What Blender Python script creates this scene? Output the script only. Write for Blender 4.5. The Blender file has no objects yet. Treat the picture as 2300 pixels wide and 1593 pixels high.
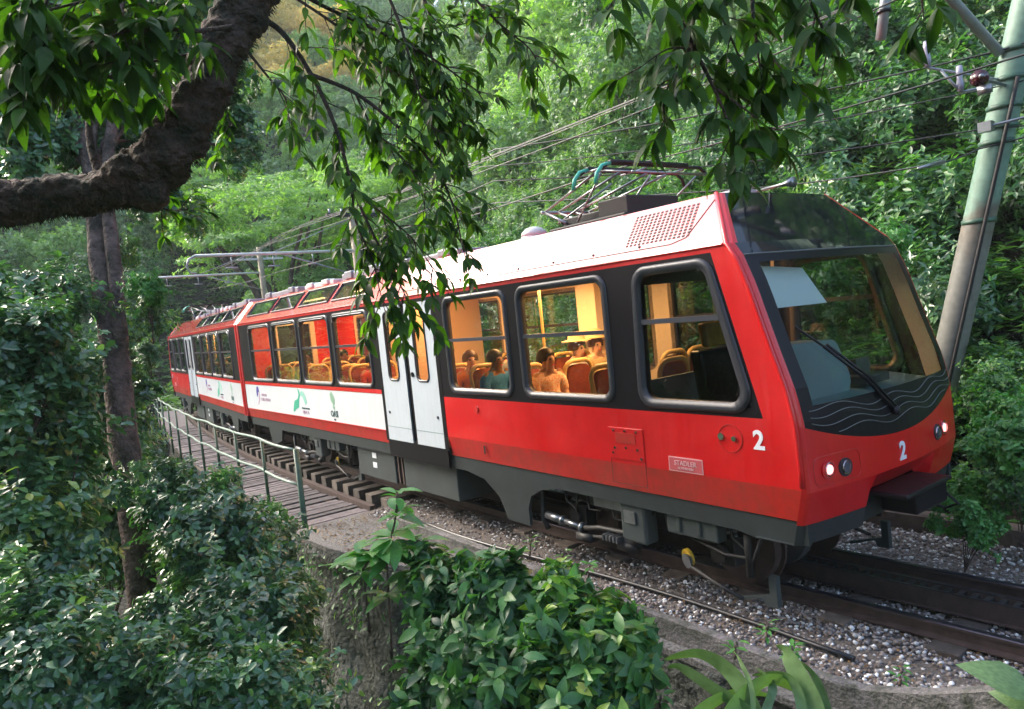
import bpy, math, random
import numpy as np
from mathutils import Vector, Matrix, Euler, noise

random.seed(7)
rng = np.random.default_rng(7)
sc = bpy.context.scene
col = sc.collection
R_ = math.radians

# ------------------------------------------------------------------ camera
CX, CY, FPX = 1150.0, 796.0, 1633.63
CAM = np.array([3.1365, -6.0643, 2.7388])
RM = np.array([[0.58549987, -0.01190847, -0.81058503],
               [0.80429595, -0.11663183, 0.58267062],
               [-0.10147873, -0.99310382, -0.05870999]])
def at(px, py, d):
    "point of the place seen at a pixel of the photograph, d metres in front of the camera"
    p = CAM + RM @ np.array([(px - CX) / FPX * d, (py - CY) / FPX * d, d])
    return Vector(p)
cd = bpy.data.cameras.new('camera'); cam = bpy.data.objects.new('camera', cd); col.objects.link(cam)
cd.sensor_width = 36; cd.lens = FPX / 2300 * 36; cd.clip_start = 0.05; cd.clip_end = 2000
mw = Matrix.Identity(4)
for i in range(3):
    mw[i][0] = RM[i][0]; mw[i][1] = -RM[i][1]; mw[i][2] = -RM[i][2]; mw[i][3] = CAM[i]
cam.matrix_world = mw
sc.camera = cam

# ------------------------------------------------------------------ sky, sun, exposure
SUN_EL, SUN_AZ = R_(34), R_(205)      # azimuth counted from +X towards +Y
world = bpy.data.worlds.new('World'); sc.world = world; world.use_nodes = True
nt = world.node_tree
bg = nt.nodes['Background']
sky = nt.nodes.new('ShaderNodeTexSky'); sky.sky_type = 'NISHITA'; sky.sun_disc = False
sky.sun_elevation = SUN_EL; sky.sun_rotation = R_(90) - SUN_AZ
sky.air_density = 1.0; sky.dust_density = 4.0; sky.ozone_density = 1.0
nt.links.new(sky.outputs[0], bg.inputs[0]); bg.inputs[1].default_value = 0.15
sl = bpy.data.lights.new('sun', 'SUN'); sl.energy = 1.3; sl.angle = R_(26); sl.color = (1.0, 0.94, 0.84)
so = bpy.data.objects.new('sun', sl); col.objects.link(so)
sd = Vector((math.cos(SUN_EL) * math.cos(SUN_AZ), math.cos(SUN_EL) * math.sin(SUN_AZ), math.sin(SUN_EL)))
so.rotation_mode = 'QUATERNION'; so.rotation_quaternion = sd.to_track_quat('Z', 'Y')
so.location = (0, 0, 30)
sc.view_settings.view_transform = 'Standard'; sc.view_settings.look = 'None'
sc.view_settings.exposure = 2.1; sc.view_settings.gamma = 1.0; sc.view_settings.use_curve_mapping = False
try:
    sc.cycles.max_bounces = 7; sc.cycles.transparent_max_bounces = 16
    sc.cycles.diffuse_bounces = 3; sc.cycles.glossy_bounces = 3; sc.cycles.transmission_bounces = 3
    sc.cycles.caustics_reflective = False; sc.cycles.caustics_refractive = False
    sc.cycles.use_denoising = True
except Exception:
    pass

# ------------------------------------------------------------------ materials
def mat(name, color, rough=0.6, metal=0.0, coat=0.0, var=0.0, vscale=3.0, bump=0.0, bscale=30.0, dark=None, emit=None, estr=0.0, spec=0.5, rnd=0.0):
    m = bpy.data.materials.new(name); m.use_nodes = True
    n = m.node_tree.nodes; l = m.node_tree.links; b = n['Principled BSDF']
    b.inputs['Base Color'].default_value = (*color, 1); b.inputs['Roughness'].default_value = rough
    b.inputs['Metallic'].default_value = metal; b.inputs['Specular IOR Level'].default_value = spec
    if coat: b.inputs['Coat Weight'].default_value = coat; b.inputs['Coat Roughness'].default_value = 0.04
    if emit: b.inputs['Emission Color'].default_value = (*emit, 1); b.inputs['Emission Strength'].default_value = estr
    if var or bump:
        tc = n.new('ShaderNodeTexCoord')
    if var:
        nz = n.new('ShaderNodeTexNoise'); nz.inputs['Scale'].default_value = vscale; nz.inputs['Detail'].default_value = 6
        nz.inputs['Roughness'].default_value = 0.65
        l.new(tc.outputs['Object'], nz.inputs['Vector'])
        cr = n.new('ShaderNodeValToRGB'); cr.color_ramp.elements[0].position = 0.35; cr.color_ramp.elements[1].position = 0.68
        dk = dark if dark else tuple(c * (1 - var) for c in color)
        cr.color_ramp.elements[0].color = (*dk, 1); cr.color_ramp.elements[1].color = (*color, 1)
        l.new(nz.outputs[0], cr.inputs[0]); l.new(cr.outputs[0], b.inputs['Base Color'])
    if rnd and var:
        oi = n.new('ShaderNodeObjectInfo'); mr = n.new('ShaderNodeMapRange'); mr.inputs[3].default_value = 1 - rnd; mr.inputs[4].default_value = 1 + rnd
        l.new(oi.outputs['Random'], mr.inputs[0]); mm = n.new('ShaderNodeVectorMath'); mm.operation = 'SCALE'
        l.new(cr.outputs[0], mm.inputs[0]); l.new(mr.outputs[0], mm.inputs['Scale']); l.new(mm.outputs[0], b.inputs['Base Color'])
    if bump:
        n2 = n.new('ShaderNodeTexNoise'); n2.inputs['Scale'].default_value = bscale; n2.inputs['Detail'].default_value = 5
        l.new(tc.outputs['Object'], n2.inputs['Vector'])
        bp = n.new('ShaderNodeBump'); bp.inputs['Strength'].default_value = min(1, bump); bp.inputs['Distance'].default_value = 0.02 * bump
        l.new(n2.outputs[0], bp.inputs['Height']); l.new(bp.outputs[0], b.inputs['Normal'])
    return m

def leaf_mat(name, stops, rough=0.38, trans=0.25, tcol=None, spec=0.5, mott=0.35):
    "leaf surface: colour differs from leaf to leaf and plant to plant, some light passes through"
    m = bpy.data.materials.new(name); m.use_nodes = True
    n = m.node_tree.nodes; l = m.node_tree.links; b = n['Principled BSDF']
    geo = n.new('ShaderNodeNewGeometry'); oi = n.new('ShaderNodeObjectInfo')
    mx = n.new('ShaderNodeMath'); mx.operation = 'MULTIPLY_ADD'; mx.inputs[1].default_value = 0.3
    mr = n.new('ShaderNodeMath'); mr.operation = 'MULTIPLY'; mr.inputs[1].default_value = 0.7
    l.new(geo.outputs['Random Per Island'], mr.inputs[0])
    l.new(oi.outputs['Random'], mx.inputs[0]); l.new(mr.outputs[0], mx.inputs[2])
    cr = n.new('ShaderNodeValToRGB')
    e = cr.color_ramp.elements
    while len(e) < len(stops): e.new(0.5)
    for i, (p, c) in enumerate(stops):
        e[i].position = p; e[i].color = (*c, 1)
    l.new(mx.outputs[0], cr.inputs[0])
    tc = n.new('ShaderNodeTexCoord'); nz = n.new('ShaderNodeTexNoise'); nz.inputs['Scale'].default_value = 34 if name not in ('overhead_leaf', 'bush_leaf', 'sapling_leaf', 'strap_leaf') else 14
    nz.inputs['Detail'].default_value = 2; l.new(tc.outputs['Object'], nz.inputs[0])
    mr2 = n.new('ShaderNodeMapRange'); mr2.inputs[1].default_value = .3; mr2.inputs[2].default_value = .7; mr2.inputs[3].default_value = 1 - mott; mr2.inputs[4].default_value = 1 + mott * .6; l.new(nz.outputs[0], mr2.inputs[0])
    sc_ = n.new('ShaderNodeVectorMath'); sc_.operation = 'SCALE'; l.new(cr.outputs[0], sc_.inputs[0]); l.new(mr2.outputs[0], sc_.inputs['Scale'])
    l.new(sc_.outputs[0], b.inputs['Base Color'])
    b.inputs['Roughness'].default_value = rough; b.inputs['Specular IOR Level'].default_value = spec
    tr = n.new('ShaderNodeBsdfTranslucent')
    hs = n.new('ShaderNodeMixRGB'); hs.blend_type = 'MULTIPLY'; hs.inputs[0].default_value = 1
    hs.inputs[2].default_value = (*(tcol or (1.7, 2.2, 0.6)), 1)
    l.new(cr.outputs[0], hs.inputs[1]); l.new(hs.outputs[0], tr.inputs[0])
    ms = n.new('ShaderNodeMixShader'); ms.inputs[0].default_value = trans
    l.new(b.outputs[0], ms.inputs[1]); l.new(tr.outputs[0], ms.inputs[2])
    l.new(ms.outputs[0], n['Material Output'].inputs[0])
    return m

def glass_mat(name, tint=(0.8, 0.85, 0.82), boost=1.0, rough=0.0):
    m = bpy.data.materials.new(name); m.use_nodes = True
    n = m.node_tree.nodes; l = m.node_tree.links; n.remove(n['Principled BSDF'])
    t = n.new('ShaderNodeBsdfTransparent'); t.inputs[0].default_value = (*tint, 1)
    g = n.new('ShaderNodeBsdfGlossy'); g.inputs['Roughness'].default_value = rough
    f = n.new('ShaderNodeFresnel'); f.inputs[0].default_value = 1.5
    k = n.new('ShaderNodeMath'); k.operation = 'MULTIPLY'; k.inputs[1].default_value = boost; k.use_clamp = True
    l.new(f.outputs[0], k.inputs[0])
    ms = n.new('ShaderNodeMixShader'); l.new(k.outputs[0], ms.inputs[0]); l.new(t.outputs[0], ms.inputs[1]); l.new(g.outputs[0], ms.inputs[2])
    l.new(ms.outputs[0], n['Material Output'].inputs[0])
    return m

M = dict(
    red=mat('red_paint', (0.68, 0.004, 0.008), 0.32, coat=0.5, var=0.18, vscale=2.2),
    redroof=mat('red_roof_paint', (0.66, 0.02, 0.02), 0.22, coat=1.0, spec=0.9),
    redlow=mat('red_paint_road_film', (0.56, 0.01, 0.01), 0.42, coat=0.25, var=0.5, vscale=6, dark=(0.38, 0.022, 0.014)),
    white=mat('white_paint', (0.74, 0.77, 0.8), 0.3, coat=0.5, var=0.06),
    door=mat('door_paint', (0.6, 0.66, 0.72), 0.3, coat=0.4, var=0.06),
    black=mat('black_band', (0.012, 0.010, 0.013), 0.32, spec=0.28),
    rubber=mat('window_rubber', (0.035, 0.036, 0.045), 0.38),
    bar=mat('window_bar', (0.05, 0.055, 0.07), 0.35),
    hilite=mat('frame_highlight', (0.5, 0.52, 0.56), 0.25, metal=0.6),  # grey for the highlight drawn on the window rubber
    skirt=mat('skirt_grey', (0.03, 0.038, 0.04), 0.5, var=0.35, vscale=4, bump=0.2),
    box=mat('equipment_grey', (0.06, 0.072, 0.072), 0.5, var=0.25, vscale=3),
    dark=mat('underframe_dark', (0.02, 0.018, 0.018), 0.6, var=0.4, vscale=6),
    steel=mat('bare_steel', (0.32, 0.33, 0.35), 0.35, metal=0.8, var=0.3, vscale=8),
    rust=mat('rust_brown', (0.09, 0.058, 0.05), 0.6, var=0.45, vscale=9, bump=0.4, bscale=60),
    railtop=mat('rail_top', (0.06, 0.055, 0.075), 0.28, metal=0.7, var=0.3, vscale=12),
    yellow=mat('yellow_paint', (0.6, 0.38, 0.03), 0.5, var=0.3, vscale=12),
    cream=mat('cream_lining', (0.8, 0.68, 0.52), 0.5),
    orange=mat('orange_lining', (0.8, 0.58, 0.36), 0.5),
    redpan=mat('red_lining', (0.72, 0.03, 0.015), 0.5),
    seat=mat('seat_red_brown', (0.28, 0.05, 0.02), 0.6, var=0.3, vscale=10),
    seatrim=mat('seat_cream_rim', (0.6, 0.42, 0.16), 0.45),
    floor=mat('car_floor', (0.15, 0.12, 0.09), 0.6),
    desk=mat('desk_teal_grey', (0.2, 0.3, 0.31), 0.5, var=0.12, vscale=3),
    blind=mat('sun_blind', (0.8, 0.9, 0.9), 0.5),
    lamp=mat('ceiling_lamp', (1, 0.85, 0.6), 0.5, emit=(1.0, 0.7, 0.36), estr=2.5),
    hlight=mat('lit_lamp', (1, 0.7, 0.7), 0.3, emit=(1.0, 0.27, 0.25), estr=0.85),
    lensred=mat('lamp_ring_red', (0.6, 0.01, 0.02), 0.2, coat=1),
    lens=mat('lamp_lens_grey', (0.08, 0.08, 0.11), 0.12, coat=1),
    wglass=glass_mat('window_glass', (0.74, 0.78, 0.74), 2.0),
    rglass=glass_mat('roof_glass', (0.6, 0.62, 0.6), 3.0),
    dglass=glass_mat('cab_glass', (0.3, 0.34, 0.34), 1.2),
    fglass=glass_mat('windscreen_glass', (0.8, 0.86, 0.84), 1.0),
    visor=mat('dark_visor', (0.008, 0.010, 0.013), 0.06, spec=0.45),
    wave=mat('pale_line', (0.13, 0.135, 0.14), 0.4),
    chrome=mat('polished', (0.6, 0.6, 0.62), 0.15, metal=1),
    beige=mat('beige_lining', (0.72, 0.76, 0.8), 0.55),
    roofgrey=mat('roof_unit_grey', (0.3, 0.31, 0.35), 0.45, var=0.25, vscale=5),
    roofwhite=mat('roof_unit_white', (0.62, 0.62, 0.62), 0.45, var=0.1),
    teal=mat('teal_horn', (0.05, 0.4, 0.28), 0.4),
    reflector=mat('reflector', (0.55, 0.4, 0.42), 0.15, metal=1),
    pole=None,
    galv=mat('galvanised', (0.36, 0.38, 0.41), 0.45, metal=0.35, var=0.2, vscale=6),
    whitepipe=mat('pale_pipe', (0.62, 0.64, 0.62), 0.5, var=0.2, vscale=4),
    oldpole=mat('weathered_pole', (0.36, 0.3, 0.2), 0.7, var=0.4, vscale=3),
    wire=mat('dark_wire', (0.03, 0.033, 0.036), 0.5),
    palewire=mat('pale_wire', (0.12, 0.125, 0.12), 0.5),
    insul=mat('dark_red_insulator', (0.05, 0.006, 0.01), 0.2, coat=0.6),
    pale_ins=mat('pale_insulator', (0.34, 0.33, 0.42), 0.3),
    green_rail=mat('green_railing', (0.05, 0.12, 0.08), 0.5, var=0.4, vscale=8),
    pale_rail=mat('pale_green_rail', (0.2, 0.29, 0.24), 0.45, var=0.35, vscale=6),
    plank=mat('grey_plank', (0.16, 0.135, 0.14), 0.75, rnd=.4, var=0.5, vscale=7, bump=0.5, bscale=30),
    sleeper=mat('sleeper_wood', (0.15, 0.12, 0.1), 0.8, rnd=.5, var=0.5, vscale=9, bump=0.5, bscale=40),
    concrete=mat('mossy_concrete', (0.22, 0.2, 0.205), 0.85, var=0.55, vscale=9, bump=0.8, bscale=40, dark=(0.06, 0.065, 0.05)),
    wall=mat('mossy_wall', (0.15, 0.155, 0.15), 0.95, var=0.5, vscale=2.6, bump=1.0, bscale=12, dark=(0.018, 0.024, 0.014)),
    ledge=mat('speckled_ledge', (0.24, 0.23, 0.22), 0.95, var=0.75, vscale=38, bump=0.8, bscale=60),
    bed=mat('ballast_bed', (0.17, 0.145, 0.13), 0.95, var=0.5, vscale=25, bump=1.0, bscale=60),
    soil=mat('forest_soil', (0.035, 0.032, 0.02), 0.95, var=0.5, vscale=1.5, bump=0.8, bscale=4),
    cable=mat('black_conduit', (0.015, 0.015, 0.018), 0.4),
    bark=mat('mossy_bark', (0.1, 0.056, 0.044), 0.9, var=0.6, vscale=9, bump=1.0, bscale=38, dark=(0.02, 0.022, 0.01)),
    bark2=mat('grey_bark', (0.2, 0.135, 0.12), 0.85, var=0.6, vscale=5, bump=1.0, bscale=22, dark=(0.035, 0.028, 0.02)),
    bark3=mat('far_bark', (0.16, 0.14, 0.11), 0.9, var=0.4, vscale=2),
    moss=mat('moss_tuft', (0.035, 0.03, 0.012), 0.9),
    logo_blue=mat('logo_blue', (0.07, 0.05, 0.3), 0.4), logo_pink=mat('logo_pink', (0.5, 0.3, 0.42), 0.4),
    logo_green=mat('logo_green', (0.06, 0.42, 0.28), 0.4), logo_pale=mat('logo_pale_green', (0.3, 0.6, 0.5), 0.4),
    logo_dark=mat('logo_dark', (0.05, 0.1, 0.1), 0.4), logo_moss=mat('logo_moss', (0.25, 0.42, 0.3), 0.4),
    num=mat('white_number', (0.8, 0.82, 0.86), 0.35), plate=mat('pink_plate', (0.55, 0.1, 0.11), 0.4), platetext=mat('pale_pink', (0.75, 0.45, 0.45), 0.4),
)
M['redroof'].node_tree.nodes['Principled BSDF'].inputs['Coat IOR'].default_value = 1.75
# stone: colour differs from stone to stone
def stone_mat():
    m = mat('ballast_stone', (0.3, 0.27, 0.26), 0.95, spec=.15)
    n = m.node_tree.nodes; l = m.node_tree.links
    g = n.new('ShaderNodeNewGeometry'); cr = n.new('ShaderNodeValToRGB'); e = cr.color_ramp.elements
    for p, c in ((0.0, (0.12, 0.095, 0.085)), (0.3, (0.2, 0.165, 0.15)), (0.55, (0.27, 0.24, 0.23)), (0.8, (0.34, 0.315, 0.31)), (1.0, (0.4, 0.385, 0.385))):
        x = e.new(p); x.color = (*c, 1)
    e.remove(e[0]); e.remove(e[-1])
    l.new(g.outputs['Random Per Island'], cr.inputs[0]); l.new(cr.outputs[0], n['Principled BSDF'].inputs['Base Color'])
    return m
M['stone'] = stone_mat()
def streaks(m, amount, tint):
    "grime that has run down the side in thin vertical streaks and gathered in patches"
    n = m.node_tree.nodes; l = m.node_tree.links; b = n['Principled BSDF']
    tc = n.new('ShaderNodeTexCoord'); mp = n.new('ShaderNodeMapping'); mp.inputs['Scale'].default_value = (9, 9, .7); l.new(tc.outputs['Object'], mp.inputs[0])
    nz = n.new('ShaderNodeTexNoise'); nz.inputs['Scale'].default_value = 2.2; nz.inputs['Detail'].default_value = 7; nz.inputs['Roughness'].default_value = .7; l.new(mp.outputs[0], nz.inputs[0])
    n2 = n.new('ShaderNodeTexNoise'); n2.inputs['Scale'].default_value = 1.1; n2.inputs['Detail'].default_value = 8; l.new(tc.outputs['Object'], n2.inputs[0])
    mu = n.new('ShaderNodeMath'); mu.operation = 'MULTIPLY'; l.new(nz.outputs[0], mu.inputs[0]); l.new(n2.outputs[0], mu.inputs[1])
    mr = n.new('ShaderNodeMapRange'); mr.inputs[1].default_value = .2; mr.inputs[2].default_value = .42; mr.inputs[4].default_value = amount; l.new(mu.outputs[0], mr.inputs[0])
    mx = n.new('ShaderNodeMixRGB'); mx.inputs[2].default_value = (*tint, 1); l.new(mr.outputs[0], mx.inputs[0])
    src = b.inputs['Base Color'].links[0].from_socket; l.new(src, mx.inputs[1]); l.new(mx.outputs[0], b.inputs['Base Color'])
    ro = n.new('ShaderNodeMapRange'); ro.inputs[3].default_value = b.inputs['Roughness'].default_value; ro.inputs[4].default_value = .6; ro.inputs[1].default_value = .15; ro.inputs[2].default_value = .45
    l.new(mu.outputs[0], ro.inputs[0]); l.new(ro.outputs[0], b.inputs['Roughness'])
streaks(M['red'], .14, (.3, .02, .015)); streaks(M['redlow'], .28, (.16, .05, .03)); streaks(M['white'], .25, (.42, .4, .38)); streaks(M['door'], .22, (.36, .37, .38))
for k_, d_ in (('wall', .12), ('concrete', .03), ('bark', .05), ('bark2', .05), ('soil', .2)):
    for n_ in M[k_].node_tree.nodes:
        if n_.type == 'BUMP': n_.inputs['Distance'].default_value = d_
def pole_mat():
    "green paint above, bare weathered concrete below a ragged edge, rusty streaks"
    m = mat('painted_pole', (0.2, 0.34, 0.26), 0.55)
    n = m.node_tree.nodes; l = m.node_tree.links
    tc = n.new('ShaderNodeTexCoord'); sp = n.new('ShaderNodeSeparateXYZ'); l.new(tc.outputs['Object'], sp.inputs[0])
    nz = n.new('ShaderNodeTexNoise'); nz.inputs['Scale'].default_value = 5; nz.inputs['Detail'].default_value = 6
    l.new(tc.outputs['Object'], nz.inputs[0])
    ad = n.new('ShaderNodeMath'); ad.operation = 'MULTIPLY_ADD'; ad.inputs[1].default_value = 0.9
    l.new(nz.outputs[0], ad.inputs[0]); l.new(sp.outputs[2], ad.inputs[2])
    cr = n.new('ShaderNodeValToRGB'); e = cr.color_ramp.elements
    mp = n.new('ShaderNodeMapRange'); mp.inputs[1].default_value = 3.3; mp.inputs[2].default_value = 3.9
    l.new(ad.outputs[0], mp.inputs[0]); l.new(mp.outputs[0], cr.inputs[0])
    e[0].color = (0.235, 0.235, 0.205, 1); e[1].color = (0.2, 0.34, 0.26, 1)
    x = e.new(0.5); x.color = (0.2, 0.17, 0.13, 1)
    nv = n.new('ShaderNodeTexNoise'); nv.inputs['Scale'].default_value = 14; l.new(tc.outputs['Object'], nv.inputs[0])
    mm = n.new('ShaderNodeMixRGB'); mm.blend_type = 'MULTIPLY'; mm.inputs[0].default_value = 0.5
    l.new(cr.outputs[0], mm.inputs[1]); l.new(nv.outputs[0], mm.inputs[2]); l.new(mm.outputs[0], n['Principled BSDF'].inputs[0])
    return m
M['pole'] = pole_mat()

LM = dict(
    near=leaf_mat('overhead_leaf', [(0, (0.018, 0.034, 0.01)), (0.5, (0.03, 0.07, 0.014)), (0.85, (0.055, 0.12, 0.02)), (0.97, (0.1, 0.17, 0.03)), (1, (0.2, 0.16, 0.04))], 0.5, 0.32, (2.4, 3.2, 0.5), 0.22),
    bush=leaf_mat('bush_leaf', [(0, (0.06, 0.04, 0.02)), (0.06, (0.022, 0.07, 0.03)), (0.45, (0.045, 0.14, 0.045)), (0.75, (0.09, 0.23, 0.05)), (0.9, (0.24, 0.38, 0.05)), (1, (0.36, 0.4, 0.08))], 0.42, 0.25),
    shrub=leaf_mat('shrub_leaf', [(0, (0.028, 0.075, 0.042)), (0.5, (0.07, 0.17, 0.075)), (0.8, (0.13, 0.27, 0.085)), (0.93, (0.24, 0.36, 0.07)), (1, (0.38, 0.42, 0.08))], 0.3, 0.2, None, 0.8),
    bank=leaf_mat('bank_leaf', [(0, (0.02, 0.055, 0.032)), (0.4, (0.055, 0.14, 0.06)), (0.75, (0.11, 0.25, 0.075)), (1, (0.24, 0.38, 0.08))], 0.42, 0.3),
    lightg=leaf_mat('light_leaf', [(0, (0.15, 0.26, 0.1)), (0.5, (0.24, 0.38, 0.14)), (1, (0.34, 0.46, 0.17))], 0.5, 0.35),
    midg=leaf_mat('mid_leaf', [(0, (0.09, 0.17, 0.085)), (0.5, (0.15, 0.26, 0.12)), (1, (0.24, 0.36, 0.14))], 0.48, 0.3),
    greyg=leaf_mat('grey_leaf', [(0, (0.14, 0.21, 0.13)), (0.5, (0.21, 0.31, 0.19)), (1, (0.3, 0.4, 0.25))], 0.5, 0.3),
    sunglow=leaf_mat('sunglow_leaf', [(0, (0.5, 0.46, 0.14)), (0.5, (0.68, 0.6, 0.2)), (1, (0.8, 0.66, 0.3))], 0.5, 0.45, (1.4, 1.2, 0.6)),  # warm evening glow put into the leaf colour
    plant=leaf_mat('sapling_leaf', [(0, (0.05, 0.17, 0.05)), (0.6, (0.09, 0.27, 0.06)), (1, (0.2, 0.38, 0.05))], 0.42, 0.25),
)

# ------------------------------------------------------------------ mesh helpers
def tag(o, label=None, cat=None, group=None, kind=None):
    if label: o['label'] = label
    if cat: o['category'] = cat
    if group: o['group'] = group
    if kind: o['kind'] = kind
    return o
def empty(name, loc=(0, 0, 0), rz=0, parent=None):
    o = bpy.data.objects.new(name, None); o.location = loc; o.rotation_euler.z = rz; o.empty_display_size = 0.2
    col.objects.link(o); o.parent = parent
    return o
def link(name, me, parent=None, m=None):
    o = bpy.data.objects.new(name, me); col.objects.link(o)
    if parent: o.parent = parent
    if m is not None and not me.materials: me.materials.append(m)
    return o
class MB:
    def __init__(s): s.v = []; s.f = []; s.mi = []; s.cur = 0
    def add(s, vs, fs):
        b = len(s.v); s.v += [tuple(x) for x in vs]
        for f in fs: s.f.append(tuple(i + b for i in f)); s.mi.append(s.cur)
        return s
    def box(s, x0, x1, y0, y1, z0, z1):
        vs = [(x, y, z) for x in (x0, x1) for y in (y0, y1) for z in (z0, z1)]
        return s.add(vs, [(0, 1, 3, 2), (4, 6, 7, 5), (0, 4, 5, 1), (2, 3, 7, 6), (0, 2, 6, 4), (1, 5, 7, 3)])
    def obox(s, c, u, v, w, a, b, d):
        "oriented box: centre, unit axes, full sizes"
        c = Vector(c); u = Vector(u) * a / 2; v = Vector(v) * b / 2; w = Vector(w) * d / 2
        vs = [c + i * u + j * v + k * w for i in (-1, 1) for j in (-1, 1) for k in (-1, 1)]
        return s.add(vs, [(0, 1, 3, 2), (4, 6, 7, 5), (0, 4, 5, 1), (2, 3, 7, 6), (0, 2, 6, 4), (1, 5, 7, 3)])
    def prism(s, poly, a, b, axis='y'):
        n = len(poly)
        def mk(p, t): return (p[0], t, p[1]) if axis == 'y' else ((p[0], p[1], t) if axis == 'z' else (t, p[0], p[1]))
        vs = [mk(p, a) for p in poly] + [mk(p, b) for p in poly]
        fs = [tuple(range(n)), tuple(range(2 * n - 1, n - 1, -1))] + [(i, i + n, (i + 1) % n + n, (i + 1) % n) for i in range(n)]
        return s.add(vs, fs)
    def tube(s, pts, r, n=8, cap=True):
        pts = [Vector(p) for p in pts]; N = len(pts)
        rr = r if isinstance(r, (list, tuple)) else [r] * N
        vs = []; prev = None
        for i, p in enumerate(pts):
            t = (pts[min(i + 1, N - 1)] - pts[max(i - 1, 0)]).normalized()
            if prev is None:
                a = Vector((0, 0, 1)) if abs(t.z) < 0.9 else Vector((1, 0, 0))
                u = t.cross(a).normalized()
            else:
                u = (prev - t * prev.dot(t)).normalized()
            prev = u; w = t.cross(u)
            for k in range(n):
                an = 2 * math.pi * k / n
                vs.append(p + (u * math.cos(an) + w * math.sin(an)) * rr[i])
        fs = [(i * n + k, i * n + (k + 1) % n, (i + 1) * n + (k + 1) % n, (i + 1) * n + k) for i in range(N - 1) for k in range(n)]
        if cap: fs += [tuple(range(n - 1, -1, -1)), tuple(range((N - 1) * n, N * n))]
        return s.add(vs, fs)
    def disc(s, c, axis, r0, h, n=16, r1=None):
        c = Vector(c); a = Vector(axis).normalized()
        return s.tube([c - a * h / 2, c + a * h / 2], [r0, r1 if r1 is not None else r0], n)
    def build(s, name, mats, parent=None, smooth=False, bevel=0):
        me = bpy.data.meshes.new(name); me.from_pydata(s.v, [], s.f)
        if not isinstance(mats, (list, tuple)): mats = [mats]
        for m in mats: me.materials.append(m)
        if len(mats) > 1: me.polygons.foreach_set('material_index', s.mi)
        if smooth: me.polygons.foreach_set('use_smooth', [True] * len(me.polygons))
        me.update()
        o = link(name, me, parent)
        if bevel:
            b = o.modifiers.new('bevel', 'BEVEL'); b.width = bevel; b.segments = 2; b.limit_method = 'ANGLE'; b.angle_limit = R_(40)
        return o
def np_mesh(name, V, F, mats, smooth=False):
    me = bpy.data.meshes.new(name); V = np.ascontiguousarray(V, np.float32); F = np.ascontiguousarray(F, np.int32)
    me.vertices.add(len(V)); me.vertices.foreach_set('co', V.ravel())
    me.loops.add(F.size); me.loops.foreach_set('vertex_index', F.ravel())
    me.polygons.add(len(F)); me.polygons.foreach_set('loop_start', np.arange(0, F.size, F.shape[1], dtype=np.int32))
    me.update(calc_edges=True)
    if smooth: me.polygons.foreach_set('use_smooth', np.ones(len(F), bool))
    for m in (mats if isinstance(mats, (list, tuple)) else [mats]): me.materials.append(m)
    return me
def copy_tree(o, parent=None, skip=()):
    c = o.copy(); col.objects.link(c); c.parent = parent
    for ch in list(o.children):
        if not any(ch.name.startswith(k) for k in skip): copy_tree(ch, c, skip)
    return c
def sm(a, b, x):
    t = min(1, max(0, (x - a) / (b - a))); return t * t * (3 - 2 * t)

# ------------------------------------------------------------------ haze over the valley
hm = bpy.data.materials.new('haze'); hm.use_nodes = True
hn = hm.node_tree.nodes; hn.remove(hn['Principled BSDF'])
pv = hn.new('ShaderNodeVolumePrincipled'); pv.inputs['Color'].default_value = (0.86, 0.95, 0.9, 1); pv.inputs['Density'].default_value = 0.0008
hm.node_tree.links.new(pv.outputs[0], hn['Material Output'].inputs['Volume'])
hz = MB(); hz.box(-165, 60, -75, 125, -26, 98); ho = hz.build('haze', hm); tag(ho, kind='stuff')

# ------------------------------------------------------------------ track line
RAD = 145.0
def yc(x):
    if x < -50: return 6.3 + (-50 - x) * 0.3
    return (x + 7.2) ** 2 / (2 * RAD)
def tdir(x):
    s = (x + 7.2) / RAD if x > -50 else -0.3
    d = Vector((1, s, 0)).normalized(); return d, Vector((-d.y, d.x, 0))
def tp(x, t, z=0):
    d, n = tdir(x); return Vector((x, yc(x), 0)) + n * t + Vector((0, 0, z))

# ================================================================== train
HW = 1.25; LEN = 14.4
FZ = [(0.70, -0.03), (0.92, 0.0), (1.16, 0.01), (1.68, -0.01), (1.93, -0.06), (2.2, -0.15), (2.47, -0.235), (2.75, -0.32), (3.0, -0.42), (3.10, -0.49), (3.57, -0.86)]
def FX(z):
    return float(np.interp(z, [a for a, b in FZ], [b for a, b in FZ]))
def half(z):
    return HW if z <= 3.10 else HW - (z - 3.10) / 0.47 * 0.41
def front(u, z, off=0.0):
    "point of the nose: u -1..1 across, z height"
    b = float(np.interp(z, [0.7, 1.16, 1.7, 3.0, 3.57], [0.12, 0.15, 0.13, 0.09, 0.05]))
    au = abs(u); ed = max(0, au - 0.965) / 0.035
    return (FX(z) + b * (1 - u * u) - 0.045 * ed ** 2 + off, u * half(z), z)
def rpoly(c, r, n=5):
    "polygon with rounded corners"
    out = []; N = len(c)
    for i in range(N):
        p = Vector(c[i]); a = (Vector(c[i - 1]) - p).normalized(); b = (Vector(c[(i + 1) % N]) - p).normalized()
        ang = a.angle(b); d = r / math.tan(ang / 2); bis = (a + b).normalized(); ce = p + bis * (r / math.sin(ang / 2))
        s = p + a * d - ce; e = p + b * d - ce
        for k in range(n + 1):
            t = k / n; v = (s * (1 - t) + e * t).normalized() * r
            out.append(tuple(ce + v))
    return out
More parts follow.
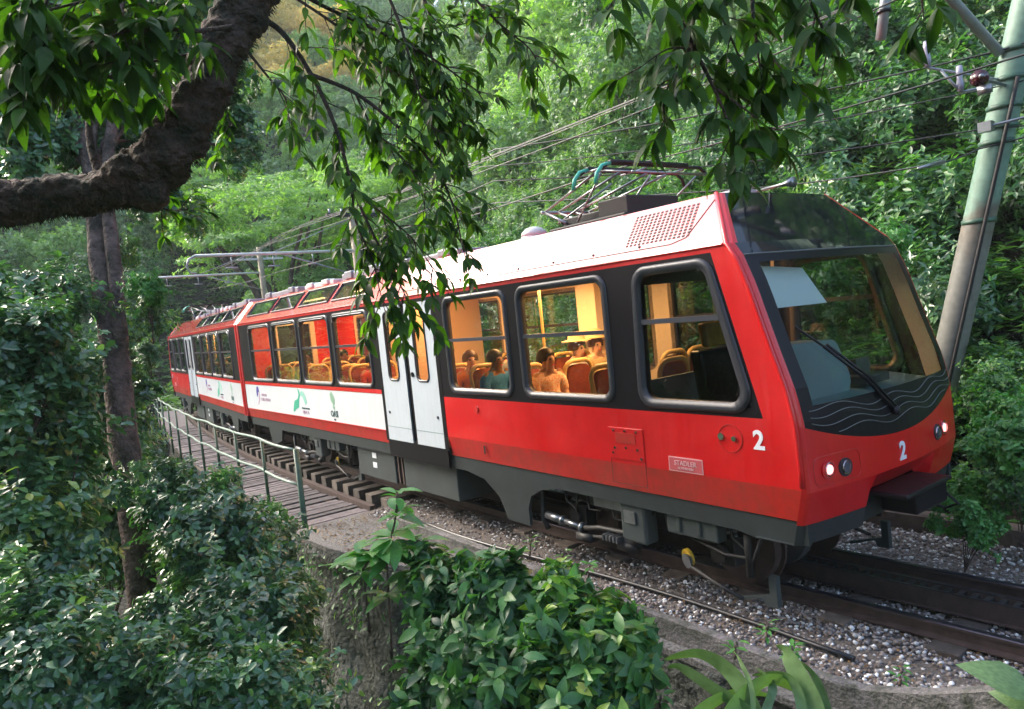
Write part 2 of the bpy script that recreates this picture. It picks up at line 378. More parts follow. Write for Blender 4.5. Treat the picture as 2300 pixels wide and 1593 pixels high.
def inset(c, w):
    N = len(c); out = []
    area = sum(c[i][0] * c[(i + 1) % N][1] - c[(i + 1) % N][0] * c[i][1] for i in range(N)); sg = 1 if area > 0 else -1
    for i in range(N):
        p0, p1, p2 = Vector(c[i - 1]), Vector(c[i]), Vector(c[(i + 1) % N])
        d1 = (p1 - p0).normalized(); d2 = (p2 - p1).normalized()
        n1 = Vector((-d1.y, d1.x)) * sg; n2 = Vector((-d2.y, d2.x)) * sg
        bis = (n1 + n2).normalized(); out.append(tuple(p1 + bis * (w / bis.dot(n1))))
    return out
def ring(mb, c, w, r, y0, y1):
    "window surround between a rounded outline and its inset, from depth y0 (outside) to y1"
    o = rpoly(c, r); i = rpoly(inset(c, w), max(0.02, r - w * 0.75)); n = len(o)
    ymid = y0 + (0.012 if y1 > y0 else -0.012)
    m_ = rpoly(inset(c, w * 0.35), max(0.02, r - w * 0.3))
    vs = [(p[0], ymid, p[1]) for p in o] + [(p[0], y0, p[1]) for p in m_] + [(p[0], y0 + (y1 - y0) * 0.15, p[1]) for p in i] + [(p[0], y1, p[1]) for p in i] + [(p[0], y1, p[1]) for p in o]
    fs = []
    for k in range(n):
        q = (k + 1) % n
        for L in range(4): fs.append((L * n + k, L * n + q, (L + 1) * n + q, (L + 1) * n + k))
        fs.append((k, 4 * n + k, 4 * n + q, q))
    return mb.add(vs, fs)
def cells(mb, xs, zs, holes, pt):
    xs = sorted(set(xs + [h[0] for h in holes] + [h[1] for h in holes])); zs = sorted(set(zs + [h[2] for h in holes] + [h[3] for h in holes]))
    for i in range(len(xs) - 1):
        for j in range(len(zs) - 1):
            cx = (xs[i] + xs[i + 1]) / 2; cz = (zs[j] + zs[j + 1]) / 2
            if any(h[0] < cx < h[1] and h[2] < cz < h[3] for h in holes): continue
            mb.add([pt(xs[i], zs[j]), pt(xs[i + 1], zs[j]), pt(xs[i + 1], zs[j + 1]), pt(xs[i], zs[j + 1])], [(0, 1, 2, 3)])
WREAR = [(-13.62, -12.08), (-11.98, -10.46), (-10.36, -8.86), (-8.74, -7.26)]
WFRONT = [(-5.0, -3.58), (-3.40, -1.93)]
FAR = [(-13.2, -11.9), (-11.7, -10.3), (-10.1, -9.2), (-8.1, -7.15), (-6.75, -4.98), (-4.5, -3.62), (-3.35, -2.0)]
WZ = (1.76, 3.01)
CABC = [(-1.63, 1.74), (-0.355, 1.74), (-0.70, 3.02), (-1.58, 3.02)]
def text_mesh(s, size, extrude=0.003, bold=0.0):
    cu = bpy.data.curves.new('lettering', 'FONT'); cu.body = s; cu.size = size; cu.extrude = extrude; cu.offset = bold
    cu.align_x = 'CENTER'; cu.align_y = 'CENTER'; cu.resolution_u = 3
    o = bpy.data.objects.new('tmp', cu); col.objects.link(o)
    dg = bpy.context.evaluated_depsgraph_get(); me = bpy.data.meshes.new_from_object(o.evaluated_get(dg))
    bpy.data.objects.remove(o); return me
texts = []
def add_text(parent, s, size, m, loc, rot, sxy=(1, 1), name='lettering', bold=0.0):
    me = text_mesh(s, size, bold=bold); me.transform(Matrix.Diagonal((sxy[0], sxy[1], 1, 1))); me.materials.clear()
    o = link(name, me, parent, m); o.location = loc; o.rotation_euler = rot; return o
FLATS = [R_(90), 0, 0]

def bogie(parent, xc, detail=True):
    b = empty('bogie', (xc, 0, 0), 0, parent)
    for dx in (-1.0, 1.0):
        for s in (-1, 1):
            w = MB(); w.disc((dx, s * 0.52, 0.36), (0, 1, 0), 0.36, 0.10, 28); w.disc((dx, s * 0.46, 0.36), (0, 1, 0), 0.40, 0.03, 28)
            w.disc((dx, s * 0.6, 0.36), (0, 1, 0), 0.12, 0.1, 16); w.build('wheel', M['rust'], b, False)
            a = MB(); a.box(dx - .14, dx + .14, s * 0.7 if s > 0 else -0.86, 0.86 if s > 0 else -0.7, .24, .5)
            a.disc((dx, s * .88, .36), (0, 1, 0), .09, .06, 12); a.build('axle_box', M['dark'], b, bevel=.015)
            c = MB(); pts = [(dx + .26 * math.cos(t) * .42, s * .78 + .11 * math.sin(t) * .9, .5 + .0115 * k) for k, t in enumerate(np.linspace(0, 5 * 2 * math.pi, 26))]
            c.tube(pts, .018, 6); c.build('spring', M['steel'], b, True)
        ax = MB(); ax.disc((dx, 0, .36), (0, 1, 0), .08, 1.3, 12); ax.build('axle', M['rust'], b)
    g = MB(); g.disc((1.0, 0, .36), (0, 1, 0), .34, .12, 24); g.disc((-1.0, 0, .36), (0, 1, 0), .34, .12, 24); g.build('rack_pinion', M['steel'], b)
    for s in (-1, 1):
        f = MB(); f.prism([(-1.35, .66), (-1.25, .78), (-.5, .74), (.5, .74), (1.25, .78), (1.35, .66), (1.1, .6), (.45, .5), (-.45, .5), (-1.1, .6)], s * .72, s * .9)
        f.build('side_frame', M['dark'], b, bevel=.012)
    x = MB(); x.box(-.3, .3, -.7, .7, .5, .66); x.box(-.9, -.6, -.68, .68, .45, .75); x.box(.6, .9, -.68, .68, .45, .75); x.build('cross_beam', M['dark'], b, bevel=.015)
    x = MB(); x.disc((-.45, 0, .62), (0, 1, 0), .24, .8, 18); x.disc((.45, 0, .62), (0, 1, 0), .24, .8, 18); x.build('traction_motor', M['box'], b)
    for s in (-1, 1):
        y = s * 1.06
        d = MB(); d.tube([(-1.3, y, .37), (-1.0, y, .35)], .045, 12); d.tube([(-1.0, y, .35), (-.72, y, .33)], .03, 12); d.disc((-1.02, y, .35), (1, 0, -.05), .055, .03, 12); d.disc((-.7, y, .33), (1, 0, -.05), .055, .03, 12)
        d.build('yaw_damper', M['steel'], b, True)
        q = MB(); q.tube([(-.72, y, .32), (-.4, y, .38), (0, y, .4), (.25, y, .36)], .028, 8); q.tube([(-.6, y - .0, .25), (-.2, y, .31), (.2, y, .3)], .022, 8)
        q.box(-.75, -.52, y - .06, y + .06, .2, .28); q.box(-.12, .12, y - .05, y + .05, .22, .3)
        q.build('brake_rigging', M['dark'], b, True)
        q = MB(); q.box(.02, .36, y - .1, y + .08, .36, .78); q.build('sander_box', M['box'], b, bevel=.03)
        q = MB(); q.box(.09, .24, y - .118, y - .102, .56, .68) if s < 0 else q.box(.09, .24, y + .082, y + .09, .56, .68); q.build('cover_plate', M['steel'], b)
        q = MB(); q.box(.62, 1.2, y - .08, y + .05, .55, .8); q.box(.75, .8, y - .1, y - .07, .58, .76); q.box(.98, 1.03, y - .1, y - .07, .58, .76); q.build('valve_box', M['green_rail'] if s > 0 else M['box'], b, bevel=.015)
        q = MB(); q.disc((.72, y + .06 * -s, .29), (0.3, 1, .1), .085, .03, 18); q.build('brake_disc_cover', M['yellow'], b)
        q = MB(); q.disc((.75, y + .02 * -s, .28), (0.3, 1, .1), .07, .04, 18, .05); q.build('brake_cylinder', M['steel'], b)
        for k in range(7):
            q = MB(); x0 = -1.0 + k * .37; q.tube([(x0, y + .05, .78), (x0 + .08, y, .6 - .04 * (k % 3)), (x0 + .2, y + .03, .5 + .05 * (k % 2)), (x0 + .28, y, .72)], .013, 6); q.build('hose', M['dark'], b, True)
        q = MB(); q.tube([(.8, y, .24), (1.1, y, .14), (1.35, y, .08)], .018, 6); q.tube([(.85, y, .52), (1.2, y, .44), (1.5, y, .46), (1.6, y, .7)], .016, 6); tag(q.build('pipes', M['dark'], b, True), kind='stuff'); q = MB()
        q.tube([(1.45, y, .74), (1.45, y, .3)], .035, 8); q.tube([(-1.36, y, .66), (-1.38, y, .3), (-1.3, y, .2)], .03, 8)
        tag(q.build('hangers', M['dark'], b, True), kind='stuff')
        q = MB(); q.prism([(1.2, .02), (1.55, .13), (1.55, .3), (1.62, .3), (1.62, .03), (1.5, .03), (1.48, .09), (1.22, -.0)], y - .16 * s, y - .1 * s); q.build('rail_guard', M['box'], b)
        q = MB()
        for k in range(5): q.box(-.28 + k * .05, -.26 + k * .05, y - .1, y + .02, .3, .36)
        q.box(-.45, .0, y - .02, y + .06, .62, .72); q.build('lever_set', M['steel'], b)
    return b

def build_car():
    car = empty('train_car')
    # --- sides
    for s in (-1, 1):
        Y = s * HW
        def P(x, z): return (x, Y, z)
        lo = MB()                                        # red lower panel, front part
        def LP(x, z): return (x, s * (HW if z > 1.18 else HW - (1.18 - z) * 0.16), z)
        xs = [-5.2, -4, -3, -2, -1, -0.3]
        cells(lo, xs, [1.18, 1.71], [], LP)
        fs = []
        for z0, z1 in ((1.18, 1.45), (1.45, 1.71)):
            lo.add([(-.3, Y, z0), (FX(z0) - .045, Y, z0), (FX(z1) - .045, Y, z1), (-.3, Y, z1)], [(0, 1, 2, 3)])
        lo.build('lower_panel', M['red'], car)
        lf = MB(); cells(lf, xs, [.92, 1.18], [], LP); lf.add([LP(-.3, .92), (FX(.92) - .045, LP(0, .92)[1], .92), (FX(1.18) - .045, Y, 1.18), (-.3, Y, 1.18)], [(0, 1, 2, 3)])
        lf.build('lower_fold', M['redlow'], car)
        lf = MB(); cells(lf, [-14.4, -10, -7.05 if s < 0 else -5.2], [.92, 1.13], [], LP); lf.build('sill_stripe', M['redlow'], car)
        w = MB(); cells(w, [-14.32, -10, -7.05 if s < 0 else -5.2], [1.13, 1.69], [], P); w.build('white_panel', M['white'], car)
        w = MB(); w.box(-14.32, -7.05, Y - .006 * (s < 0), Y + .006 * (s > 0), 1.69, 1.752); w.build('waist_stripe', M['red'], car); w = MB(); w.box(-14.32, -7.05, Y - .004 * (s < 0), Y + .004 * (s > 0), 1.115, 1.13); w.build('waist_stripe', M['red'], car)
        bd = MB()
        WR, WF = (WREAR, WFRONT) if s < 0 else (FAR[:5], FAR[5:])
        holes = [(a + .05, b - .05, WZ[0] + .05, WZ[1] - .05) for a, b in WR]
        cells(bd, [-14.32, -7.05 if s < 0 else -4.8], [1.752 if s < 0 else 1.71, 3.05], holes, P)
        holes = [(a + .05, b - .05, WZ[0] + .05, WZ[1] - .05) for a, b in WF]
        cells(bd, [-5.2 if s < 0 else -4.8, -1.75], [1.71, 3.05], holes, P)
        xb = lambda z: -0.315 - 0.275 * (z - 1.71)
        ci = inset(CABC, .05)
        bd.add([P(-1.75, 1.71), P(xb(1.71), 1.71), P(xb(1.79), 1.79), P(-1.75, 1.79)], [(0, 1, 2, 3)])
        bd.add([P(-1.75, 2.97), P(xb(2.97), 2.97), P(xb(3.05), 3.05), P(-1.75, 3.05)], [(0, 1, 2, 3)])
        bd.add([P(-1.75, 1.79), P(ci[0][0], 1.79), P(ci[3][0], 2.97), P(-1.75, 2.97)], [(0, 1, 2, 3)])
        bd.add([P(ci[1][0], 1.79), P(xb(1.79), 1.79), P(xb(2.97), 2.97), P(ci[2][0], 2.97)], [(0, 1, 2, 3)])
        if s < 0: bd.box(-7.05, -6.96, min(Y, Y + s * .004), max(Y, Y + s * .004), .98, 3.05); bd.box(-5.29, -5.2, min(Y, Y + s * .004), max(Y, Y + s * .004), .98, 3.05)
        if s < 0: bd.box(-7.0, -5.25, min(Y, Y - s * .03), max(Y, Y - s * .03), 3.0, 3.05); bd.box(-6.19, -6.05, min(Y - s * .02, Y - s * .05), max(Y - s * .02, Y - s * .05), 1.0, 3.0)
        if s < 0: bd.box(-7.0, -5.25, min(Y - s * .003, Y - s * .03), max(Y - s * .003, Y - s * .03), .74, 1.02)
        bd.build('window_band', M['black'], car)
        pl = MB(); zz = [1.71, 2.0, 2.3, 2.6, 2.85, 3.05]
        for a, b in zip(zz, zz[1:]): pl.add([P(xb(a), a), P(FX(a) - .045, a), P(FX(b) - .045, b), P(xb(b), b)], [(0, 1, 2, 3)])
        pl.build('cab_pillar', M['red'], car)
        ct = MB(); ct.add([P(-14.4, 3.05), P(FX(3.05) - .045, 3.05), P(FX(3.1) - .045, 3.10), P(-14.4, 3.10)], [(0, 1, 2, 3)])
        ct.tube([(-14.4, Y, 3.1), (-.56, Y, 3.1)], .014, 6); ct.build('cantrail', M['red'], car)
        # inner lining with the same openings
        yi = s * (HW - .07)
        li = MB()
        def PI(x, z): return (x, yi, z)
        holes = [(a + .06, b - .06, WZ[0] + .05, WZ[1] - .05) for a, b in WR + WF] + ([(-6.9, -6.2, 1.05, 2.98), (-6.04, -5.35, 1.05, 2.98)] if s < 0 else [])
        cells(li, [-14.3, -1.75], [1.0, 3.1], holes, PI)
        li.build('inner_lining', M['cream'], car)
        # windows
        for i, (a, b) in enumerate(WR + WF):
            fr = MB(); ring(fr, [(a, WZ[0]), (b, WZ[0]), (b, WZ[1]), (a, WZ[1])], .075, .15, Y + s * .022, Y - s * .07)
            f = fr.build('window', M['rubber'], car, True)
            g = MB(); g.add([(p[0], Y - s * .02, p[1]) for p in rpoly(inset([(a, WZ[0]), (b, WZ[0]), (b, WZ[1]), (a, WZ[1])], .07), .09)], [tuple(range(24))]); g.build('pane', M['wglass'], f)
            g = MB(); zb = 2.43; g.box(a + .07, b - .07, min(Y, Y - s * .035), max(Y, Y - s * .035), zb, zb + .04); g.build('sliding_bar', M['bar'] if i > 3 else M['rubber'], f)
            if i < 4 and s < 0:  # thin grey strips draw the highlight along sill and upper edge
                g = MB(); g.box(a + .12, b - .12, min(Y + s * .026, Y), max(Y + s * .026, Y), WZ[0] + .035, WZ[0] + .055); g.build('sill_highlight', M['hilite'], f); g = MB(); g.tube([(a + .1, Y + s * .026, WZ[1] - .15), (a + .1, Y + s * .026, WZ[1] - .1), (a + .16, Y + s * .026, WZ[1] - .05), (b - .16, Y + s * .026, WZ[1] - .05)], .008, 6)
                g.build('edge_highlight', M['hilite'], f)
        fr = MB(); ring(fr, CABC, .085, .17, Y + s * .026, Y - s * .07); f = fr.build('window', M['rubber'], car, True)
        f['label'] = 'slanted cab side window'
        g = MB(); g.add([(p[0], Y - s * .02, p[1]) for p in rpoly(inset(CABC, .08), .1)], [tuple(range(24))]); g.build('pane', M['dglass'], f)
        g = MB(); g.box(-1.53, -.6, min(Y + s * .004, Y - s * .035), max(Y + s * .004, Y - s * .035), 2.5, 2.545); g.build('sliding_bar', M['bar'], f)
        # doors
        for a, b, wa, wb in ((-6.955, -6.19, -6.74, -6.38), (-6.05, -5.295, -5.88, -5.5)) if s < 0 else ():
            d = MB(); yo = s * (HW + .006)
            cells(d, [a, b], [1.02, 3.0], [(wa + .03, wb - .03, 1.92, 2.9)], lambda x, z: (x, yo, z))
            d.box(a, b, min(yo, yo - s * .03), max(yo, yo - s * .03), 1.0, 1.02)
            cells(d, [a, b], [1.02, 3.0], [(wa + .03, wb - .03, 1.92, 2.9)], lambda x, z: (x, yo - s * .04, z))
            do = d.build('door', M['door'], car)
            fr = MB(); ring(fr, [(wa, 1.89), (wb, 1.89), (wb, 2.93), (wa, 2.93)], .035, .1, yo + s * .012, yo - s * .03); fr.build('door_window_frame', M['rubber'], do, True)
            g = MB(); g.add([(p[0], yo - s * .012, p[1]) for p in rpoly([(wa + .03, 1.92), (wb - .03, 1.92), (wb - .03, 2.9), (wa + .03, 2.9)], .07)], [tuple(range(24))]); g.build('door_pane', M['wglass'], do)
            k = MB(); k.disc(((b - .1 if a > -6.5 else a + .12), yo + s * .004, 1.42), (0, 1, 0), .022, .012, 12); k.build('door_bolt', M['rubber'], do)
            if a > -6.5:
                k = MB(); k.disc((a + .07, yo + s * .006, 2.0), (0, 1, 0), .035, .02, 14); k.build('door_button', M['black'], do)
            k = MB(); k.box(a, b, min(yo, yo + s * .003), max(yo, yo + s * .003), 1.2, 1.208); k.build('door_groove', M['desk'], do)
        # skirt with hanging brackets
        sk = MB(); ys = s * (HW - .055)
        sk.prism([(-14.3, .915), (-.04, .915), (-.04, .735), (-.45, .70), (-.7, .74), (-3.05, .76), (-3.35, .70), (-3.55, .6), (-3.62, .45), (-3.62, .24), (-4.05, .24), (-4.2, .5), (-4.5, .68), (-4.9, .74), (-10.2 + .4, .74), (-12.2, .74), (-12.3, .5), (-12.9, .35), (-13.1, .74), (-14.3, .74)], ys, ys - s * .04)
        sk.build('skirt', M['skirt'], car)
        sk = MB(); sk.box(-6.98, -5.25, min(ys, ys + s * .02), max(ys, ys + s * .02), .92, .985); sk.build('door_step', M['box'], car)
        bx = MB(); bx.box(-8.55, -7.15, min(s * 1.12, s * .5), max(s * 1.12, s * .5), .24, .735); bx.build('equipment_box', M['box'], car, bevel=.015)
        bx = MB(); bx.box(-6.85, -5.3, min(s * 1.12, s * .5), max(s * 1.12, s * .5), .24, .735); bx.build('equipment_box', M['box'], car, bevel=.015)
        for xx in (-7.08, -6.95):
            bx = MB(); bx.box(xx - .02, xx + .02, min(s * 1.1, s * .9), max(s * 1.1, s * .9), .26, .735); bx.build('hanger', M['rust'], car)
        for zz_ in (.42, .58):
            lb = MB(); yy = s * 1.123; lb.box(-7.95, -7.8, min(yy, yy + s * .004), max(yy, yy + s * .004), zz_, zz_ + .09); lo_ = lb.build('white_label', M['num'], car)
        # side fittings
        h = MB(); yh = Y + s * .008
        h.box(-2.08, -1.62, min(Y, yh), max(Y, yh), 1.22, 1.53); hp = h.build('hatch', M['red'], car, bevel=.004)
        h = MB(); h.box(-1.98, -1.72, min(yh, yh + s * .004), max(yh, yh + s * .004), 1.38, 1.48); h.build('hatch_recess', M['redlow'], hp)
        for (bx_, bz_) in ((-2.0, 1.5), (-1.85, 1.5), (-1.7, 1.5), (-2.0, 1.33), (-1.85, 1.34), (-1.7, 1.33), (-2.03, 1.28), (-1.66, 1.25)): h = MB(); h.disc((bx_, yh + s * .004, bz_), (0, 1, 0), .013, .012, 10); h.build('hatch_bolt', M['chrome'], hp)
        h = MB()
        for a_, b_, c_, d_ in ((-2.08, -1.62, .98, .984), (-2.08, -2.076, .98, 1.22), (-1.624, -1.62, .98, 1.22)):
            h.box(a_, b_, min(Y - s * .0, Y + s * .003), max(Y, Y + s * .003), c_ + .2 * 0, d_)
        h.build('hatch_seam', M['dark'], hp)
        h = MB(); h.tube([(-.64 + .115 * math.cos(t), Y + s * .003, 1.53 + .115 * math.sin(t)) for t in np.linspace(0, 2 * math.pi, 25)], .004, 5); hc = h.build('round_cover', M['redlow'], car)
        h = MB(); h.disc((-.6, Y + s * .008, 1.53), (0, 1, 0), .022, .02, 12); h.build('cover_lock', M['chrome'], hc); h = MB(); h.disc((-.73, Y + s * .008, 1.54), (0, 1, 0), .03, .01, 12); h.build('cover_lock', M['chrome'], hc)
        h = MB(); h.disc((-4.42, Y + s * .004, 1.58), (0, 1, 0), .04, .02, 12); h.build('side_plug', M['redlow'], car)
        h = MB(); h.box(-4.35, -4.32, min(Y, Y + s * .006) - .0, max(Y, Y + s * .006), 1.0 + .03, 1.1 + .03); h.build('jack_mark', M['dark'], car)
        h = MB(); h.box(-1.33, -.95, min(Y, Y + s * .004), max(Y, Y + s * .004), 1.185, 1.315); h.build('maker_plate_border', M['platetext'], car)
        h = MB(); h.box(-1.322, -.958, min(Y + s * .003, Y + s * .006), max(Y + s * .003, Y + s * .006), 1.193, 1.307); h.build('maker_plate', M['plate'], car)
        # slanted roof side with roof windows
        def RP(x, q): return (x, s * (HW - .41 * q), 3.10 + .47 * q)
        panes = [(-13.9, -12.35), (-12.15, -10.75), (-10.5, -9.05), (-8.85, -7.45)]
        rs = MB(); cells(rs, [-14.4, -1.0], [0, 1], [(a, b, .3, .86) for a, b in panes], RP)
        for a, b in ((0, .5), (.5, 1)):
            za, zb_ = 3.10 + .47 * a, 3.10 + .47 * b
            rs.add([RP(-1.0, a), (FX(za) - .045, RP(0, a)[1], za), (FX(zb_) - .045, RP(0, b)[1], zb_), RP(-1.0, b)], [(0, 1, 2, 3)])
        rs.build('roof_slope', M['redroof'], car)
        nrm = Vector((0, s * .47, .41)).normalized()
        for a, b in panes:
            g = MB(); g.add([tuple(Vector(RP(x, q)) + nrm * .004) for x, q in ((a, .3), (b, .3), (b, .86), (a, .86))], [(0, 1, 2, 3)])
            gp = g.build('roof_window', M['rglass'], car)
            g = MB(); g.tube([tuple(Vector(RP(x, q)) + nrm * .008) for x, q in ((a, .28), (b, .28), (b, .88), (a, .88), (a, .28))], .022, 6); g.build('roof_window_frame', M['rubber'], gp)
        ln = MB(); ln.tube([tuple(Vector(RP(x, q)) + nrm * .001) for x, q in ((-6.9, .16), (-1.15, .16), (-1.0, .24), (-.86, .95))], .005, 5)
        ln.tube([tuple(Vector(RP(x, q)) + nrm * .001) for x, q in ((-4.6, .16), (-4.6, .98))], .004, 5); ln.build('panel_seam', M['dark'], car)
        gr = MB()
        for i in range(15):
            for j in range(11):
                x0 = -1.72 + i * .052 - .06 * j / 11; q0 = .28 + j * .058
                a = Vector(RP(x0, q0)) + nrm * .003; u = Vector((1, 0, 0)); v = (Vector(RP(x0, q0 + 1)) - Vector(RP(x0, q0))).normalized()
                gr.obox(a, u, v, nrm, .026, .018, .004)
        tag(gr.build('vent_holes', M['dark'], car), kind='stuff')
        bt = MB()
        for x0 in np.arange(-6.5, -1.2, .62): bt.disc(Vector(RP(x0, .22)) + nrm * .004, nrm, .014, .01, 8)
        tag(bt.build('roof_bolts', M['dark'], car), kind='stuff')
    # roof top, ends, floor
    rt = MB(); rt.add([(-14.4, -.84, 3.57), (-.9, -.84, 3.57), (-.9, .84, 3.57), (-14.4, .84, 3.57)], [(0, 1, 2, 3)]); rt.build('roof', M['redroof'], car)
    fl = MB(); fl.box(-14.3, -.2, -1.16, 1.16, .93, 1.0); fl.build('car_floor', M['floor'], car)
    ce = MB(); ce.box(-7.0, -1.75, -1.1, 1.1, 3.12, 3.16); ce.box(-14.2, -7.0, -.72, .72, 3.46, 3.5); ce.build('car_ceiling', M['orange'], car)
    un = MB(); un.box(-14.2, -.3, -.5, .5, .76, .9); un.build('underframe', M['dark'], car)
    en = MB(); en.box(-14.36, -14.3, -1.2, 1.2, .95, 3.1); en.build('end_wall', M['dark'], car)
    ew = MB(); ew.tube([(-14.41, -1.22, .93), (-14.41, -1.22, 3.08), (-14.41, -.83, 3.54), (-14.41, .83, 3.54), (-14.41, 1.22, 3.08), (-14.41, 1.22, .93)], .055, 8); ew.build('end_frame', M['red'], car)
    gg = MB()
    for k in range(6): gg.box(-14.44 - .02 * k, -14.43 - .02 * k, -.7, .7, .95, 3.3)
    tag(gg.build('gangway_bellows', M['rubber'], car), kind='stuff')
    # nose
    U = [-1, -.985, -.97, -.955] + list(np.linspace(-.93, .93, 25)) + [.955, .97, .985, 1]
    def arc(u): return 1.43 + .24 * (u / 1.0) ** 2
    def strip(mb, ua, ub, za, zb, n, off=0.0):
        us = [u for u in U if ua - 1e-6 <= u <= ub + 1e-6]
        for k in range(n):
            for a, b in zip(us, us[1:]):
                z = lambda u, t: (za(u) if callable(za) else za) * (1 - t) + (zb(u) if callable(zb) else zb) * t
                mb.add([front(a, z(a, k / n), off), front(b, z(b, k / n), off), front(b, z(b, (k + 1) / n), off), front(a, z(a, (k + 1) / n), off)], [(0, 1, 2, 3)])
    rn = MB(); strip(rn, -1, 1, 1.16, arc, 4)
    for ua, ub in ((-1, -.955), (.955, 1)): strip(rn, ua, ub, arc, 3.1, 14)
    for ua, ub in ((-1, -.93), (.93, 1)): strip(rn, ua, ub, 3.1, 3.57, 4)
    rno = rn.build('nose', M['red'], car, True)
    for sg in (-1, 1):
        k = MB(); k.tube([front(sg * .992, z, -.012) for z in list(np.linspace(1.2, 3.1, 16)) + [3.25, 3.4, 3.57]], .022, 8); k.build('edge_moulding', M['red'], car, True)
    bn = MB(); strip(bn, -.955, .955, arc, 1.80, 3); strip(bn, -.955, -.8525, 1.80, 2.93, 8); strip(bn, .8525, .955, 1.80, 2.93, 8); strip(bn, -.955, .955, 2.93, 3.0, 1)
    bn.build('windscreen_surround', M['black'], car, True)
    vs_ = MB(); strip(vs_, -.955, .955, 3.0, 3.1, 1); strip(vs_, -.93, .93, 3.1, 3.57, 4); vs_.build('upper_visor', M['visor'], car, True)
    gl = MB(); strip(gl, -.8525, .8525, 1.80, 2.93, 8); gl.build('windscreen', M['fglass'], car, True)
    sl_ = MB(); sl_.tube([front(u, 3.0, .004) for u in U[3:-3]], .007, 5); sl_.build('visor_seam', M['wave'], car)
    for k, z0 in enumerate((1.56, 1.62, 1.68, 1.735)):
        wv = MB(); pts = []
        for u in np.linspace(-.9, .93, 60):
            z = z0 + .028 * math.sin(u * 11 + k * .7) + .07 * u * u
            if z > arc(u) + .02 and z < 1.8: pts.append(front(u, z, .003))
        wv.tube(pts, .0035, 4); wv.build('wave_line', M['wave'], car)
    ch = MB()
    def chin(u, t):   # t 0 at the fold, 1 at the lower edge
        zb = .9 if abs(u) > .42 else (.99 if abs(u) < .34 else .99 - (abs(u) - .34) / .08 * .09)
        z = 1.16 * (1 - t) + zb * t; p = front(u, 1.16 if t < .01 else z); return (p[0] - .05 * t - (.1 * t if abs(u) < .42 else 0), p[1], z)
    us = [-1, -.985, -.97] + list(np.linspace(-.94, -.42, 8)) + [-.38, -.34] + list(np.linspace(-.3, .3, 6)) + [.34, .38] + list(np.linspace(.42, .94, 8)) + [.97, .985, 1]
    for a, b in zip(us, us[1:]):
        for t0, t1 in ((0, .5), (.5, 1)): ch.add([chin(a, t1), chin(b, t1), chin(b, t0), chin(a, t0)], [(0, 1, 2, 3)])
    ch.build('nose_chin', M['red'], car)
    va = MB()
    for sg in (-1, 1):
        uu = [u for u in us if u * sg >= .42]
        for a, b in zip(uu, uu[1:]):
            pa, pb = front(a, .92, -.06), front(b, .92, -.06)
            va.add([(pa[0] - .04, pa[1] * .985, .73), (pb[0] - .04, pb[1] * .985, .73), (pb[0], pb[1] * .985, .9), (pa[0], pa[1] * .985, .9)], [(0, 1, 2, 3)])
            va.add([(pa[0] - .05, pa[1] * .985, .73), (pb[0] - .05, pb[1] * .985, .73), (-.5, pb[1] * .985, .73), (-.5, pa[1] * .985, .73)], [(0, 1, 2, 3)])
    va.box(-.5, -.06, -.5, .5, .72, .9)
    va.build('valance', M['skirt'], car)
    cp = MB(); cp.box(.02, .34, -.42, .36, .96, 1.0); cp.box(.0, .3, -.2, .34, .78, .96); cp.build('coupler', M['black'], car, bevel=.02)
    cp = MB(); cp.tube([(.3, .3, .86), (.34, .42, .74), (.2, .5, .66), (.05, .48, .7)], .012, 6); cp.build('coupler_hose', M['dark'], car)
    # lamps
    for u, z, lit in ((-.815, 1.305, 1), (-.67, 1.29, 0), (.5, 1.30, 0), (.635, 1.31, 1)):
        p = Vector(front(u, z, .006))
        n_ = Vector((1, .12 * u * 2, 0)).normalized()
        k = MB(); k.disc(p, n_, .072, .014, 24); r_ = k.build('lamp_ring', M['lensred'] if lit else M['rubber'], car)
        k = MB(); k.disc(p + n_ * .006, n_, .04 if lit else .05, .016, 24, .036); k.build('lamp_lens', M['hlight'] if lit else M['lens'], r_)
        k = MB(); k.tube([p + n_ * .012 + Vector((0, math.cos(a_) * .05, math.sin(a_) * .05)) for a_ in np.linspace(0, 6.283, 21)], .006, 5); k.build('reflector_rim', M['reflector'], r_)
    lpz = MB(); c_ = rpoly([(-1.16, 1.19), (-.66, 1.19), (-.66, 1.41), (-1.16, 1.41)], .06)
    pts = [front(y / HW, z, .002) for y, z in c_]; lpz.tube(pts + [pts[0]], .003, 4); lpz.build('lamp_panel_seam', M['redlow'], car)
    # wiper
    wi = MB(); a = [Vector(front(u, z, .035)) for u, z in ((.0 - .12, 1.62), (-.35, 1.92), (-.62, 2.22))]
    wi.tube(a, .013, 6); wi.tube([v + Vector((0, .045, .01)) for v in a], .011, 6); wi.tube([Vector(front(-.8, 2.4, .03)), a[-1], Vector(front(-.45, 2.1, .03))], .01, 6)
    wi.disc(a[0], (1, 0, 0), .035, .05, 12); wi.build('wiper', M['black'], car, True)
    # cab interior
    k = MB(); k.prism([(-.35, 1.0), (-.02, 1.0), (-.06, 1.72), (-.55, 1.78), (-.62, 1.4)], -1.1, 1.1); k.build('driver_desk', M['desk'], car)
    k = MB(); c_ = rpoly([(-1.12, 1.7), (.16, 1.7), (-.14, 2.22), (-1.12, 2.25)], .14)
    k.add([(-.32, p[0], p[1]) for p in c_] + [(-.62, p[0], p[1]) for p in c_], [tuple(range(24))] + [(i, (i + 1) % 24, 24 + (i + 1) % 24, 24 + i) for i in range(24)]); k.build('desk_cover', M['desk'], car)
    k = MB(); k.box(-.42, -.2, .1, .5, 1.78, 1.86); k.box(-.4, -.34, .2, .44, 1.86, 2.0); k.build('control_screen', M['box'], car, bevel=.01)
